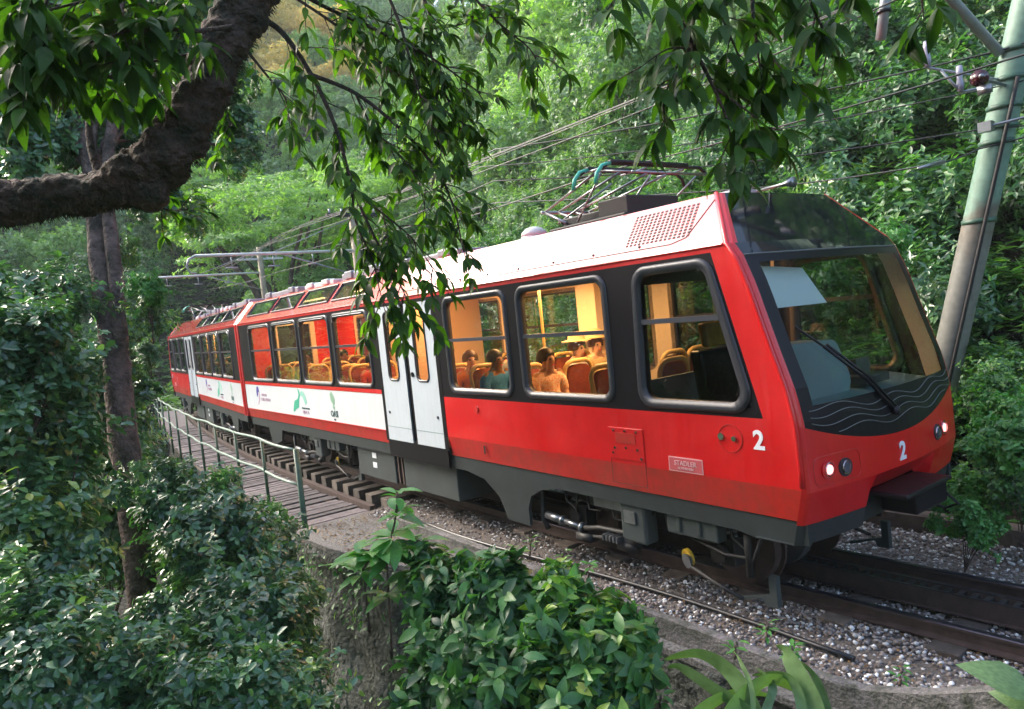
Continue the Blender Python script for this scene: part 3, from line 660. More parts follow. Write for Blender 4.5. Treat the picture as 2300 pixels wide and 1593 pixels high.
    k = MB(); k.add([(-.38, -1.0, 2.55), (-.36, -.16, 2.54), (-.48, -.3, 2.86), (-.5, -1.07, 2.92)], [(0, 1, 2, 3)]); k.build('sun_blind', M['blind'], car)
    k = MB(); k.prism([(-1.25, 1.42), (-.8, 1.42), (-.8, 1.52), (-1.2, 1.52)], -.75, -.25); k.prism([(-1.33, 1.5), (-1.2, 1.5), (-1.3, 2.2), (-1.43, 2.2)], -.75, -.25); k.build('driver_seat', M['black'], car, bevel=.03)
    k = MB(); k.prism([(-1.36, 2.22), (-1.27, 2.22), (-1.3, 2.45), (-1.4, 2.45)], -.65, -.35); k.build('headrest', M['yellow'], car, bevel=.03)
    for s in (-1, 1):
        k = MB(); zz = [1.0, 1.72, 2.0, 2.3, 2.6, 2.85, 3.08]; ya, yb = s * 1.195, s * 1.08
        for a, b in zip(zz, zz[1:]):
            if a >= 1.7: k.add([(FX(a) - .19, ya, a), (FX(a) - .02, ya - s * .03, a), (FX(b) - .02, ya - s * .03, b), (FX(b) - .19, ya, b)], [(0, 1, 2, 3)])
        k.build('pillar_lining', M['beige'], car)
        k = MB()
        for a, b in zip(zz, zz[1:]):
            if a >= 1.7: k.add([(xb(a) - .02, ya, a), (FX(a) - .19, ya, a), (FX(b) - .19, ya, b), (xb(b) - .02, ya, b)], [(0, 1, 2, 3)])
        k.build('pillar_edge', M['rubber'], car)
        k = MB(); cells(k, [-1.75, -.1], [1.0, 1.72], [], lambda x, z: (x, s * 1.19, z)); k.build('cab_lining', M['desk'], car)
    k = MB(); k.box(-1.78, -1.74, -1.16, 1.16, 1.0, 1.95); k.box(-1.78, -1.74, -1.16, -.95, 1.95, 3.1); k.box(-1.78, -1.74, .1, .28, 1.95, 3.1); k.box(-1.78, -1.74, -1.1, 1.1, 2.86, 3.12); k.build('cab_partition', M['desk'], car)  # top board added to keep saloon lamp light out of the cab
    k = MB(); k.box(-1.73, -.8, -1.1, 1.1, 3.02, 3.06); k.build('cab_ceiling', M['desk'], car)
    # partitions by the doors and the panels on the far side
    k = MB(); k.box(-9.2, -9.16, .2, 1.16, 1.0, 3.1); k.box(-7.3, -7.26, -1.16, -.75, 1.0, 1.9); k.build('door_screen', M['orange'], car)
    k = MB(); k.box(-14.22, -14.2, -1.17, -.52, 1.75, 3.15); k.box(-14.22, -14.2, .52, 1.17, 1.75, 3.15); k.box(-14.2, -13.3, 1.14, 1.17, 1.75, 3.1); k.build('red_panel', M['redpan'], car)
    k = MB(); k.box(-14.24, -14.17, -.52, -.4, 1.0, 3.15); k.box(-14.24, -14.17, .4, .52, 1.0, 3.15); k.box(-14.24, -14.17, -.4, .4, 2.95, 3.15); k.box(-14.22, -14.2, -1.17, -.52, 1.0, 1.75); k.build('gangway_frame', M['cream'], car)
    k = MB(); k.box(-9.3, -7.75, .1, 1.15, 1.0, 3.12); k.build('cabinet', M['orange'], car)
    for x0 in (-4.35, -2.62, -8.0, -11.2):
        k = MB(); k.tube([(x0, -.15, 1.0), (x0, -.15, 3.12)], .019, 8); k.build('grab_pole', M['seatrim'], car, True)
    k = MB(); k.box(-4.95, -4.55, 1.0, 1.15, 2.2, 3.1); k.build('pillar_box', M['cream'], car)
    # seats
    def seat(x, y, f):
        s_ = MB(); s_.box(-.2, .24, -.21, .21, .38, .46); s_.box(-.12, .1, -.12, .12, 0, .38)
        S = s_.build('seat', M['seat'], car, bevel=.02)
        o = rpoly([(-.2, .46), (.2, .46), (.22, 1.08), (-.22, 1.08)], .13)
        b = MB(); lean = lambda z: -.2 - .14 * (z - .46)
        inn = [(p[0] * .82, .48 + (p[1] - .48) * .92) for p in o]
        b.add([(lean(p[1]) - .03, p[0], p[1]) for p in inn] + [(lean(p[1]) + .03, p[0], p[1]) for p in inn], [tuple(range(24)), tuple(range(24, 48))])
        b.build('seat_back', M['seat'], S)
        b = MB(); b.tube([(lean(p[1]), p[0], p[1]) for p in o] + [(lean(o[0][1]), o[0][0], o[0][1])], .028, 6); b.build('seat_rim', M['seatrim'], S, True)
        S.location = (x, y, 1.0); S.rotation_euler.z = 0 if f > 0 else math.pi
        return S
    for x, f in ((-8.3, 1), (-9.3, -1), (-10.3, 1), (-11.4, -1), (-12.4, 1), (-13.4, -1)):
        for y in ((-.88, -.42) if x > -9.4 else (-.88, -.42, .42, .88)): seat(x, y, f)
    for x, y, f in ((-5.15, -.85, 1), (-4.5, -.85, 1), (-3.5, -.85, 1), (-2.2, -.85, 1), (-3.75, -.36, -1), (-3.5, .12, -1), (-2.3, -.3, -1), (-4.4, .42, 1), (-4.6, .88, 1), (-3.0, .5, -1), (-3.0, .95, -1), (-5.9, .6, 1)): seat(x, y, f)
    # lamps inside
    for x, yl in ((-12.8, 0), (-9.6, 0), (-7.6, -.55), (-4.9, 0), (-2.9, 0)):  # off-centre one added to brighten the cabinet seen through the doors
        k = MB(); z = 3.45 if x < -7 else 3.112; k.box(x - .7, x + .7, yl - .06, yl + .06, z - .012, z + .006); lmp = k.build('ceiling_lamp', M['lamp'], car)
        li = bpy.data.lights.new('ceiling_light', 'AREA'); li.shape = 'RECTANGLE'; li.size = 1.4; li.size_y = .5; li.energy = 27; li.color = (1.0, .48, .18)
        lo_ = bpy.data.objects.new('ceiling_light', li); col.objects.link(lo_); lo_.parent = car; lo_.location = (x, yl, z - .03)
    bogie(car, -2.15); bogie(car, -10.5)
    # roof equipment
    k = MB(); k.disc((-3.95, -.45, 3.6), (0, 0, 1), .17, .06, 20); k.add([], []); k.tube([(-3.95, -.45, 3.62), (-3.95, -.45, 3.68), (-3.95, -.45, 3.73), (-3.95, -.45, 3.75)], [.17, .155, .1, .02], 20); k.build('antenna_dome', M['roofwhite'], car, True)
    for x0, x1, h, mm in ((-7.2, -5.3, .1, 'roofgrey'), (-9.3, -7.6, .14, 'roofgrey'), (-11.2, -9.7, .1, 'roofwhite'), (-13.8, -11.6, .12, 'roofgrey')):
        k = MB(); k.box(x0, x1, -.72, .72, 3.575, 3.575 + h); k.box(x0 + .2, x0 + .5, -.76, -.6, 3.6, 3.6 + h); k.box(x1 - .5, x1 - .2, -.76, -.6, 3.6, 3.6 + h); k.build('roof_unit', M[mm], car, bevel=.02)
    k = MB(); k.tube([(-1.0, -.1, 3.62), (-.72, -.1, 3.63), (-.62, -.1, 3.63)], [.012, .016, .05], 12); k.build('horn', M['steel'], car, True)
    k = MB(); k.box(-1.35, -1.1, -.3, .1, 3.575, 3.66); k.build('roof_box', M['roofgrey'], car, bevel=.02)
    # pantograph
    pg = empty('pantograph', (.22, 0, -.03), 0, car)
    k = MB(); k.box(-3.75, -2.5, -.55, .55, 3.6, 3.68); k.box(-3.6, -2.9, -.45, -.1, 3.68, 3.78); k.box(-2.95, -2.5, -.5, .3, 3.66, 3.86); k.disc((-3.3, .3, 3.74), (1, 0, 0), .07, .6, 12); k.build('pantograph_base', M['dark'], pg, bevel=.015)
    k = MB()
    for y in (-.5, -.2, .2, .5):
        k.tube([(-3.5, y, 3.72), (-4.05, y * .7, 3.93)], .018, 8); k.tube([(-4.05, y * .7, 3.93), (-2.85, y * 1.1, 4.17)], .014, 8)
    k.tube([(-4.05, -.4, 3.93), (-4.05, .4, 3.93)], .02, 8); k.tube([(-3.7, -.45, 3.74), (-3.1, -.1, 4.1)], .012, 8); k.tube([(-3.3, -.5, 3.7), (-2.8, -.55, 4.14)], .012, 8); k.tube([(-3.1, 0, 3.7), (-2.6, 0, 4.1)], .012, 8); k.tube([(-2.9, .4, 3.7), (-2.4, .5, 4.05)], .012, 8)
    k.build('pantograph_arm', M['steel'], pg, True)
    for x0 in (-2.95, -2.6):
        k = MB(); k.tube([(x0, -.72, 4.15), (x0, -.62, 4.2), (x0, .82, 4.2), (x0, .92, 4.14), (x0, .96, 4.04)], .02, 8); k.box(x0 - .03, x0 + .03, -.6, .6, 4.2, 4.235); k.build('collector_strip', M['dark'], pg, True)
        k = MB(); k.tube([(x0, -.6, 4.2), (x0, -.72, 4.17), (x0, -.8, 4.09), (x0, -.83, 3.98)], .022, 8); k.build('collector_horn', M['teal'], pg, True)
    k = MB()
    for y in (-.6, 0, .6): k.tube([(-3.05, y, 4.18), (-2.65, y, 4.18)], .012, 6); k.tube([(-2.85, y, 4.18), (-2.3, y + .05, 4.05)], .012, 6)
    k.tube([(-2.3, -.6, 4.05), (-2.3, .65, 4.05)], .014, 6)
    k.build('collector_frame', M['steel'], pg, True)
    return car

car1 = build_car()
tag(car1, 'front car of the red train, sloping cab windscreen and lit headlamps at the nearer end', 'train car', 'coupled cars of the red train')
th = R_(4.7)
car2 = copy_tree(car1)
tag(car2, 'rear car of the red train, further away along the bend behind the coupling', 'train car', 'coupled cars of the red train')
jx, jy = -14.52, 0.0
car2.location = (jx - LEN * math.cos(th), jy + LEN * math.sin(th), 0)
car2.rotation_euler.z = -th; car2.scale = (-1, 1, 1)

def side_text(car, flip, s, size, m, x, z, sxy=(1, 1), y=-HW - .002, bold=0.0):
    "lettering on the camera side; on the mirrored car the mesh is flipped so that it still reads"
    o = add_text(car, s, size, m, (x, y, z), FLATS, (-sxy[0] if flip else sxy[0], sxy[1]), bold=bold); return o
def leaf_logo(car, flip, pts, m, name='logo'):
    k = MB(); fx = -1 if flip else 1
    xc = sum(p[0] for p in pts) / len(pts)
    k.prism([(p[0], p[1]) for p in pts], -HW - .004, -HW - .001); return k.build(name, m, car)
for car, flip in ((car1, False), (car2, True)):
    side_text(car, flip, 'STADLER', .062, M['platetext'], -1.14, 1.262, y=-HW - .008)
    side_text(car, flip, 'ALTENRHEIN', .03, M['platetext'], -1.14, 1.218, y=-HW - .008)
    side_text(car, flip, '2', .21, M['num'], -.37, 1.53, bold=.006)
    o = add_text(car, '2', .21, M['num'], (front(-.06, 1.27)[0] + .006, -.08, 1.27), (R_(90), 0, R_(90)), (1, 1), bold=.006)
    X = [-13.35, -10.75, -9.05]
    if flip: X = [-9.05, -11.2, -13.0]
    f = lambda x0, L: [((x0 - p[0]) if flip else (x0 + p[0]), p[1]) for p in L]
    leaf_logo(car, flip, f(X[0], [(-.14, 1.42), (-.16, 1.54), (-.12, 1.63), (-.05, 1.66), (.02, 1.62), (.06, 1.5), (.04, 1.52), (-.02, 1.54), (-.08, 1.44)]), M['logo_blue'])
    leaf_logo(car, flip, f(X[0], [(.02, 1.5), (.05, 1.5), (.06, 1.38), (-.02, 1.3), (-.08, 1.24), (-.12, 1.25), (-.02, 1.36)]), M['logo_pink'])
    s1 = (-1 if flip else 1)
    side_text(car, flip, 'TREM DO', .085, M['logo_pink'], X[0] + s1 * .38, 1.47)
    side_text(car, flip, 'CORCOVADO', .1, M['logo_pink'], X[0] + s1 * .47, 1.37)
    leaf_logo(car, flip, f(X[1], [(-.42, 1.22), (-.3, 1.42), (-.1, 1.47), (-.02, 1.56), (-.06, 1.68), (.02, 1.64), (.06, 1.55), (-.02, 1.46), (-.08, 1.3), (-.25, 1.26), (-.36, 1.2)]), M['logo_green'])
    leaf_logo(car, flip, f(X[1], [(.04, 1.57), (.14, 1.63), (.24, 1.62), (.34, 1.54), (.4, 1.42), (.3, 1.36), (.18, 1.52), (.06, 1.54)]), M['logo_pale'])
    side_text(car, flip, 'PARQUE NACIONAL', .045, M['logo_dark'], X[1] + s1 * .3, 1.295)
    side_text(car, flip, 'TIJUCA', .11, M['logo_pink'], X[1] + s1 * .28, 1.22, (1, .8))
    leaf_logo(car, flip, f(X[2], [(-.12, 1.62), (-.04, 1.66), (.04, 1.6), (.08, 1.52), (.05, 1.44), (.0, 1.42), (.06, 1.38), (.0, 1.34), (-.04, 1.38), (-.02, 1.44), (-.1, 1.5)]), M['logo_moss'])
    side_text(car, flip, 'OASI', .15, M['logo_dark'], X[2], 1.265, bold=.004)
    side_text(car, flip, 'RIO', .05, M['logo_dark'], X[2], 1.165)

# ================================================================== passengers
def skin_mesh(name, verts, edges, radii, root=0, levels=1):
    me = bpy.data.meshes.new(name); me.from_pydata(verts, edges, [])
    o = bpy.data.objects.new(name, me); col.objects.link(o)
    md = o.modifiers.new('skin', 'SKIN'); md.use_smooth_shade = True
    for i, r in enumerate(radii): me.skin_vertices[0].data[i].radius = (r, r) if not isinstance(r, tuple) else r
    me.skin_vertices[0].data[root].use_root = True
    sb = o.modifiers.new('sub', 'SUBSURF'); sb.levels = levels; sb.render_levels = levels
    dg = bpy.context.evaluated_depsgraph_get(); out = bpy.data.meshes.new_from_object(o.evaluated_get(dg)); bpy.data.objects.remove(o)
    out.name = name; out.materials.clear(); out.polygons.foreach_set('use_smooth', [True] * len(out.polygons)); return out
def person_meshes():
    "seated figure facing +X, pelvis above the seat at the origin (floor z 0)"
    V = [(0, 0, .53), (-.03, 0, .7), (-.04, 0, .86), (-.03, 0, .98), (0, 0, 1.04), (.02, 0, 1.13), (.02, 0, 1.23)]
    Rr = [.15, .13, (.15, .12), (.09, .08), .052, .095, .07]; E = [(i, i + 1) for i in range(6)]
    def chain(start, pts, rs):
        p = start
        for q, r in zip(pts, rs): V.append(q); Rr.append(r); E.append((p, len(V) - 1)); p = len(V) - 1
        return p
    for s in (-1, 1):
        wr = chain(3, [(-.03, s * .17, .96), (.02, s * .22, .72), (.2, s * .16, .62), (.27, s * .14, .61)], [.062, .045, .032, .028])
        for k in range(4): chain(wr, [(.33, s * (.17 - .022 * k), .61), (.37 - .006 * abs(k - 1), s * (.17 - .023 * k), .59)], [.011, .009])
        chain(wr, [(.29, s * .1, .62), (.33, s * .085, .61)], [.012, .01])
        chain(0, [(.05, s * .1, .52), (.45, s * .11, .52), (.47, s * .11, .12), (.56, s * .11, .05)], [.1, .065, .045, .035])
    nose = len(V); V.append((.125, 0, 1.125)); Rr.append(.014); E.append((5, nose))
    body = skin_mesh('person_body', V, E, Rr)
    V = [(0, 0, .55), (-.03, 0, .7), (-.04, 0, .86), (-.03, 0, .97)]; Rr = [.165, .155, (.175, .15), (.125, .105)]; E = [(0, 1), (1, 2), (2, 3)]
    for s in (-1, 1): chain(3, [(-.03, s * .17, .965), (-.01, s * .205, .84), (.01, s * .22, .73)], [.09, .075, .066])
    shirt = skin_mesh('shirt', V, E, Rr)
    V = [(0, 0, .53)]; Rr = [.16]; E = []
    for s in (-1, 1): chain(0, [(.06, s * .1, .52), (.45, s * .11, .52), (.465, s * .11, .16)], [.11, .075, .055])
    trs = skin_mesh('trousers', V, E, Rr)
    h = MB(); 
    n1, n2 = 14, 8; c = Vector((-.005, 0, 1.165)); vs = []
    for i in range(n2 + 1):
        ph = i / n2 * 1.9
        for j in range(n1):
            a = 2 * math.pi * j / n1; d = Vector((math.sin(ph) * math.cos(a), math.sin(ph) * math.sin(a), math.cos(ph)))
            if d.x > .45 and d.z < .35: d = d * .8
            vs.append(c + Vector((d.x * .125 - .012, d.y * .112, d.z * .125)))
    h.add(vs, [(i * n1 + j, i * n1 + (j + 1) % n1, (i + 1) * n1 + (j + 1) % n1, (i + 1) * n1 + j) for i in range(n2) for j in range(n1)])
    ho = h.build('hair', M['black'], None, True); hair = ho.data; bpy.data.objects.remove(ho); hair.materials.clear()
    k = MB(); k.tube([(0, 0, 1.255), (0, 0, 1.262), (0, 0, 1.275), (0, 0, 1.33), (0, 0, 1.375), (0, 0, 1.38)], [.21, .2, .12, .112, .095, .03], 20)
    ko = k.build('hat', M['black'], None, True); hat = ko.data; bpy.data.objects.remove(ko); hat.materials.clear()
    k = MB(); k.disc((.106, .035, 1.155), (1, 0, 0), .012, .01, 8); k.disc((.106, -.035, 1.155), (1, 0, 0), .012, .01, 8)
    ko = k.build('eyes', M['black'], None); eyes = ko.data; bpy.data.objects.remove(ko)
    k = MB(); k.box(.106, .112, -.025, .025, 1.08, 1.088); ko = k.build('mouth', M['redpan'], None); mouth = ko.data; bpy.data.objects.remove(ko)
    return body, shirt, trs, hair, hat, eyes, mouth
PM = person_meshes()
SK = [mat('skin_a', (0.45, 0.24, 0.14), .55), mat('skin_b', (0.3, 0.15, 0.08), .55), mat('skin_c', (0.6, 0.36, 0.24), .55)]
def cloth(c): return mat('cloth', c, .85, var=.2, vscale=20)
CL = dict(orange=cloth((.62, .2, .04)), blue=cloth((.03, .2, .5)), white=cloth((.6, .6, .58)), grey=cloth((.2, .22, .25)), red=cloth((.5, .05, .04)), teal=cloth((.12, .4, .45)), dark=cloth((.05, .05, .07)), straw=mat('straw', (.66, .52, .26), .8), black=mat('hair_black', (.012, .01, .01), .5), brown=mat('hair_brown', (.09, .045, .02), .5), patterned=mat('patterned_cloth', (.85, .75, .6), .85, var=.6, vscale=45, dark=(.7, .22, .05)))
def mk_link(name, me, parent, m):
    o = bpy.data.objects.new(name, me); col.objects.link(o); o.parent = parent
    if not me.materials: me.materials.append(None)
    o.material_slots[0].link = 'OBJECT'; o.material_slots[0].material = m; return o
def person(x, y, rz, shirt, hair, skin, label, hat=None, scale=1.0, car=None):
    base = (car.matrix_world if car else Matrix.Identity(4))
    p = Vector((x, y, 1.0))
    if car is car2:
        c, s_ = math.cos(-th), math.sin(-th); q = Vector((-x, y)); p = Vector((car2.location.x + c * q.x - s_ * q.y, car2.location.y + s_ * q.x + c * q.y, 1.0))
    r = empty('person', p, rz); r.scale = (scale,) * 3
    tag(r, label, 'person', 'passengers seated in the train')
    mk_link('body', PM[0], r, SK[skin]); mk_link('shirt', PM[1], r, CL[shirt]); mk_link('trousers', PM[2], r, CL['dark'])
    mk_link('hair', PM[3], r, CL[hair])
    o = link('eyes', PM[5], r); o = link('mouth', PM[6], r)
    if hat: mk_link('hat', PM[4], r, CL[hat])
    return r
person(-5.12, -.82, R_(-20), 'orange', 'brown', 0, 'passenger in orange shirt with sunglasses at the window just ahead of the white doors')
person(-4.47, -.86, R_(5), 'blue', 'black', 1, 'dark haired passenger in bright blue shirt at the first window ahead of the doors')
person(-3.45, -.84, R_(0), 'patterned', 'black', 0, 'dark haired passenger in patterned orange top at the middle red-car window')
person(-3.98, -.45, R_(8), 'teal', 'black', 0, 'passenger in pale teal top half hidden behind the patterned orange top', scale=.93)
person(-4.36, .42, R_(10), 'white', 'brown', 2, 'passenger in straw hat behind the two seat backs of the middle window', 'straw')
person(-4.5, .9, R_(-15), 'straw', 'brown', 2, 'passenger in pale brimmed hat beside the far window frame', 'straw')
person(-2.42, -.6, R_(170), 'white', 'brown', 2, 'child in white hat low at the forward edge of the middle window', 'white', .84)
person(-6.0, .55, R_(0), 'grey', 'brown', 2, 'passenger in grey shirt on the far side of the aisle behind the blue shirt')
person(-8.2, -.82, R_(0), 'red', 'black', 1, 'passenger in red top at the window just behind the doors of the front car')
person(-8.75, -.4, R_(0), 'white', 'brown', 2, 'passenger in white shirt one seat in from the window just behind the doors')
person(-10.9, .5, R_(180), 'orange', 'black', 0, 'passenger in orange facing backwards across the aisle in the rear half of the front car')
person(-10.2, .45, R_(0), 'grey', 'black', 1, 'dark haired passenger in grey across the aisle, second window behind the doors')
person(-11.3, -.85, R_(180), 'white', 'brown', 2, 'passenger in white shirt at the third window behind the doors')
person(-12.3, .4, R_(0), 'dark', 'black', 0, 'passenger in dark top at the window nearest the coupling')
person(-9.3, -.85, R_(-5), 'dark', 'black', 0, 'passenger in dark top in the rear car by its doors', car=car2)
person(-11.3, -.85, R_(-5), 'grey', 'brown', 2, 'passenger in grey shirt in the middle of the rear car', car=car2)

# ================================================================== track
track = empty('railway_track'); tag(track, kind='structure')
def sweep(mb, xs, prof, t0=0.0, z0=0.0):
    "run a closed profile (t, z) along the track between the given x positions"
    n = len(prof); vs = []
    for x in xs:
        for t, z in prof: vs.append(tp(x, t0 + t, z0 + z))
    N = len(xs); fs = [(i * n + k, i * n + (k + 1) % n, (i + 1) * n + (k + 1) % n, (i + 1) * n + k) for i in range(N - 1) for k in range(n)]
    fs += [tuple(range(n)), tuple(range(N * n - 1, (N - 1) * n - 1, -1))]
    return mb.add(vs, fs)
XS = list(np.arange(-46, 13, 1.0))
railprof = [(-.065, -.13), (-.065, -.118), (-.012, -.105), (-.012, -.04), (-.034, -.03), (-.034, -.006), (-.026, 0), (.026, 0), (.034, -.006), (.034, -.03), (.012, -.04), (.012, -.105), (.065, -.118), (.065, -.13)]
for t in (-.53, .53):
    k = MB(); sweep(k, XS, railprof[:5] + [(-.034, -.008), (.034, -.008)] + railprof[9:], t + .01); k.build('rail', M['rust'], track)
    k = MB(); sweep(k, XS, [(-.033, -.0075), (-.026, 0), (.026, 0), (.033, -.0075)], t + .01); k.build('rail_head', M['railtop'], track)
k = MB()
for t in (-.06, .1):
    sweep(k, XS, [(-.012, -.1), (-.012, .05), (.012, .05), (.012, -.1)], t)
    sweep(k, XS, [(-.045, -.11), (-.045, -.1), (.045, -.1), (.045, -.11)], t)
k.build('rack_bar', M['rust'], track)
k = MB()
for t in (-.06, .1): sweep(k, XS, [(-.014, .05), (-.012, .056), (.012, .056), (.014, .05)], t)
k.build('rack_bar_top', M['railtop'], track)
k = MB(); k.box(-.022, .022, -.065, .065, -.04, .04); rung0 = k.build('rung', M['dark'], track)
x = -1.6; first = True; i = 0
while x < 6.5 and i < 80:
    o = rung0 if first else rung0.copy()
    if not first: col.objects.link(o)
    first = False; o.location = tp(x, .02); o.rotation_euler.z = math.atan2(tdir(x)[0].y, tdir(x)[0].x); x += .1; i += 1
sl0 = None
def sleeper(x, half_len, zt, w, h, m):
    k = MB(); k.box(-w / 2, w / 2, -half_len, half_len, zt - h, zt)
    o = k.build('sleeper', m, track, bevel=.008); o.location = tp(x, 0); o.rotation_euler.z = math.atan2(tdir(x)[0].y, tdir(x)[0].x) + random.uniform(-.015, .015); return o
s_b = [sleeper(-7.9 - i * .56, 1.04 + random.uniform(-.03, .03), -.135, .26, .22, M['sleeper']) for i in range(40)]
s_g = [sleeper(-6.28 + i * .85, .76 + random.uniform(-.04, .04), -.135 + .004 * (i % 3), .24, .16, M['sleeper']) for i in range(16)]
for o in s_b[::5]: tag(o, 'paler weathered timber sleeper')
# side timbers of the bridge
for t, mm in ((-1.12, M['rust']), (1.12, M['rust'])):
    k = MB(); sweep(k, list(np.arange(-34, -7.2, 1.0)), [(-.06, -.62), (-.06, -.36), (.06, -.36), (.06, -.62)], t * .85); g = k.build('bridge_girder', mm, None)
    tag(g, 'dark rusty steel girder carrying the bridge sleepers on the %s side' % ('walkway' if t < 0 else 'hill'), 'girder')
k = MB(); sweep(k, list(np.arange(-34, -7.3, 1.0)), [(-.05, -.33), (-.05, -.22), (.05, -.22), (.05, -.33)], -1.2); o = k.build('kerb_timber', M['rust']); tag(o, 'long brown timber between the sleeper ends and the walkway boards', 'timber')

# ballast
Xb = list(np.arange(-7.6, 13, .6))
k = MB(); sweep(k, Xb, [(-1.62, -.5), (-1.62, -.19), (-.9, -.17), (.9, -.17), (1.99, -.19), (1.99, -.5)]); bed = k.build('ballast_bed', M['bed']); tag(bed, kind='structure')
def stones(n, xr, tr, smin, smax, seed, zfun):
    r = np.random.default_rng(seed)
    ico = np.array([(0, 0, 1), (.894, 0, .447), (.276, .851, .447), (-.724, .526, .447), (-.724, -.526, .447), (.276, -.851, .447), (.724, .526, -.447), (-.276, .851, -.447), (-.894, 0, -.447), (-.276, -.851, -.447), (.724, -.526, -.447), (0, 0, -1)])
    fc = np.array([(0, 1, 2), (0, 2, 3), (0, 3, 4), (0, 4, 5), (0, 5, 1), (1, 6, 2), (2, 7, 3), (3, 8, 4), (4, 9, 5), (5, 10, 1), (6, 7, 2), (7, 8, 3), (8, 9, 4), (9, 10, 5), (10, 6, 1), (11, 7, 6), (11, 8, 7), (11, 9, 8), (11, 10, 9), (11, 6, 10)])
    xs = r.uniform(xr[0], xr[1], n); ts = r.uniform(tr[0], tr[1], n)
    keep = np.array([not (abs(b) < .74 and min(abs(a - q) for q in SLX) < .115 and r.random() < .93) for a, b in zip(xs, ts)]); xs = xs[keep]; ts = ts[keep]; n = len(xs)
    P = np.array([tp(a, b) for a, b in zip(xs, ts)]); P[:, 2] = [zfun(a, b) for a, b in zip(xs, ts)]
    S = r.uniform(smin, smax, n)[:, None] * np.array([[1, 1, .7]]) * r.uniform(.7, 1.3, (n, 3))
    P[:, 2] += r.uniform(0, .03, n)
    V = ico[None] * r.uniform(.75, 1.2, (n, 12, 1)) * S[:, None, :]
    a = r.uniform(0, 6.28, n); c, s_ = np.cos(a)[:, None], np.sin(a)[:, None]
    b = r.uniform(-.6, .6, n); cb, sb = np.cos(b)[:, None], np.sin(b)[:, None]
    Y = V[..., 1] * cb - V[..., 2] * sb; Z = V[..., 1] * sb + V[..., 2] * cb; V[..., 1] = Y; V[..., 2] = Z
    X = V[..., 0] * c - V[..., 1] * s_; Y = V[..., 0] * s_ + V[..., 1] * c; V[..., 0] = X; V[..., 1] = Y
    V += P[:, None, :]
    F = (fc[None] + (np.arange(n) * 12)[:, None, None]).reshape(-1, 3)
    return V.reshape(-1, 3), F
SLX = [-6.28 + i * .85 for i in range(16)]
def bz(x, t): return -.175 + (.0 if abs(t) < .95 else -.02)
V1, F1 = stones(20000, (-7.5, 3.4), (-1.56, 1.98), .010, .022, 3, bz)
V2, F2 = stones(12000, (-2.5, 2.6), (-1.56, 1.98), .012, .024, 4, bz)
o = link('ballast_gravel', np_mesh('ballast_gravel', np.vstack([V1, V2]), np.vstack([F1, F2 + len(V1)]), M['stone'])); tag(o, kind='stuff')
# kerbs
def path_sweep(name, pts, prof, m, bump=0):
    k = MB(); n = len(prof); vs = []
    pts = [Vector(p) for p in pts]
    for i, p in enumerate(pts):
        d = (pts[min(i + 1, len(pts) - 1)] - pts[max(i - 1, 0)]).normalized(); nn = Vector((-d.y, d.x, 0)).normalized()
        for a, b in prof: vs.append(p + nn * (a + random.uniform(-bump, bump)) + Vector((0, 0, b + random.uniform(-bump, bump))))
    N = len(pts); fs = [(i * n + j, i * n + (j + 1) % n, (i + 1) * n + (j + 1) % n, (i + 1) * n + j) for i in range(N - 1) for j in range(n)] + [tuple(range(n)), tuple(range(N * n - 1, (N - 1) * n - 1, -1))]
    k.add(vs, fs); return k.build(name, m)
kp = [(-6.3, -1.60, 0), (-5.4, -1.58, 0), (-4.5, -1.58, 0), (-3.6, -1.58, 0), (-2.8, -1.6, 0), (-2.0, -1.6, 0), (-1.3, -1.61, 0), (-.76, -1.6, 0), (-.3, -1.61, 0), (.07, -1.62, 0), (.39, -1.6, .0), (.58, -1.6, .02), (.98, -1.6, .15), (1.24, -1.6, .26), (1.6, -1.6, .42), (2.4, -1.6, .8)]
o = path_sweep('near_kerb', kp, [(-.05, -.6), (-.05, -.01), (-.035, 0), (.035, 0), (.05, -.01), (.05, -.6)], M['concrete'], .005)
tag(o, 'mossy concrete kerb holding the gravel on the near side of the track', 'kerb')
k = MB(); sweep(k, list(np.arange(-7.6, 9, .8)), [(1.98, -.5), (1.98, .0), (2.0, .02), (2.16, .02), (2.18, 0), (2.18, -.5)]); o = k.build('far_kerb', M['concrete']); o.data.materials[0] = mat('brown_kerb', (.16, .12, .1), .8, var=.5, vscale=6, bump=.6, bscale=30)
tag(o, 'low brown kerb wall along the far side of the gravel', 'kerb')
k = MB(); k.tube([tp(x, -1.22 - .1 * math.sin(x * .9) + (.12 if x < -5 else 0) * 0, -.135) for x in np.arange(-6.2, .2, .3)], .022, 8); o = k.build('black_conduit', M['cable'], None, True); tag(o, 'thin black conduit lying on the gravel along the kerb', 'conduit')
# retaining wall with a rough stone face
foot = [(-7.6, 2.3), (-7.6, -2.62), (-7.3, -2.66), (-6.4, -2.6), (-5.4, -2.4), (-4.2, -2.05), (-3, -1.8), (-1.5, -1.72), (.5, -1.72), (2, -1.72), (6, -1.72), (6, -2.0)]
pts = []
for a, b in zip(foot, foot[1:]):
    L = math.dist(a, b); n = max(1, int(L / .16))
    for i in range(n): pts.append((a[0] + (b[0] - a[0]) * i / n, a[1] + (b[1] - a[1]) * i / n))
pts.append(foot[-1]); zs = np.linspace(-.2, -6, 37); vs = []
for z in zs:
    for p in pts:
        q = Vector((p[0], p[1], z)); nz_ = noise.noise(q * 1.6) * .2 + noise.noise(q * 5) * .08 + noise.noise(q * 13) * .03
        if z > -.3: nz_ *= .3
        dx, dy = (-1, 0) if p[0] <= -7.55 and p[1] > -2.5 else (-.2, -1)
        vs.append((q.x + dx * nz_, q.y + dy * nz_, z))
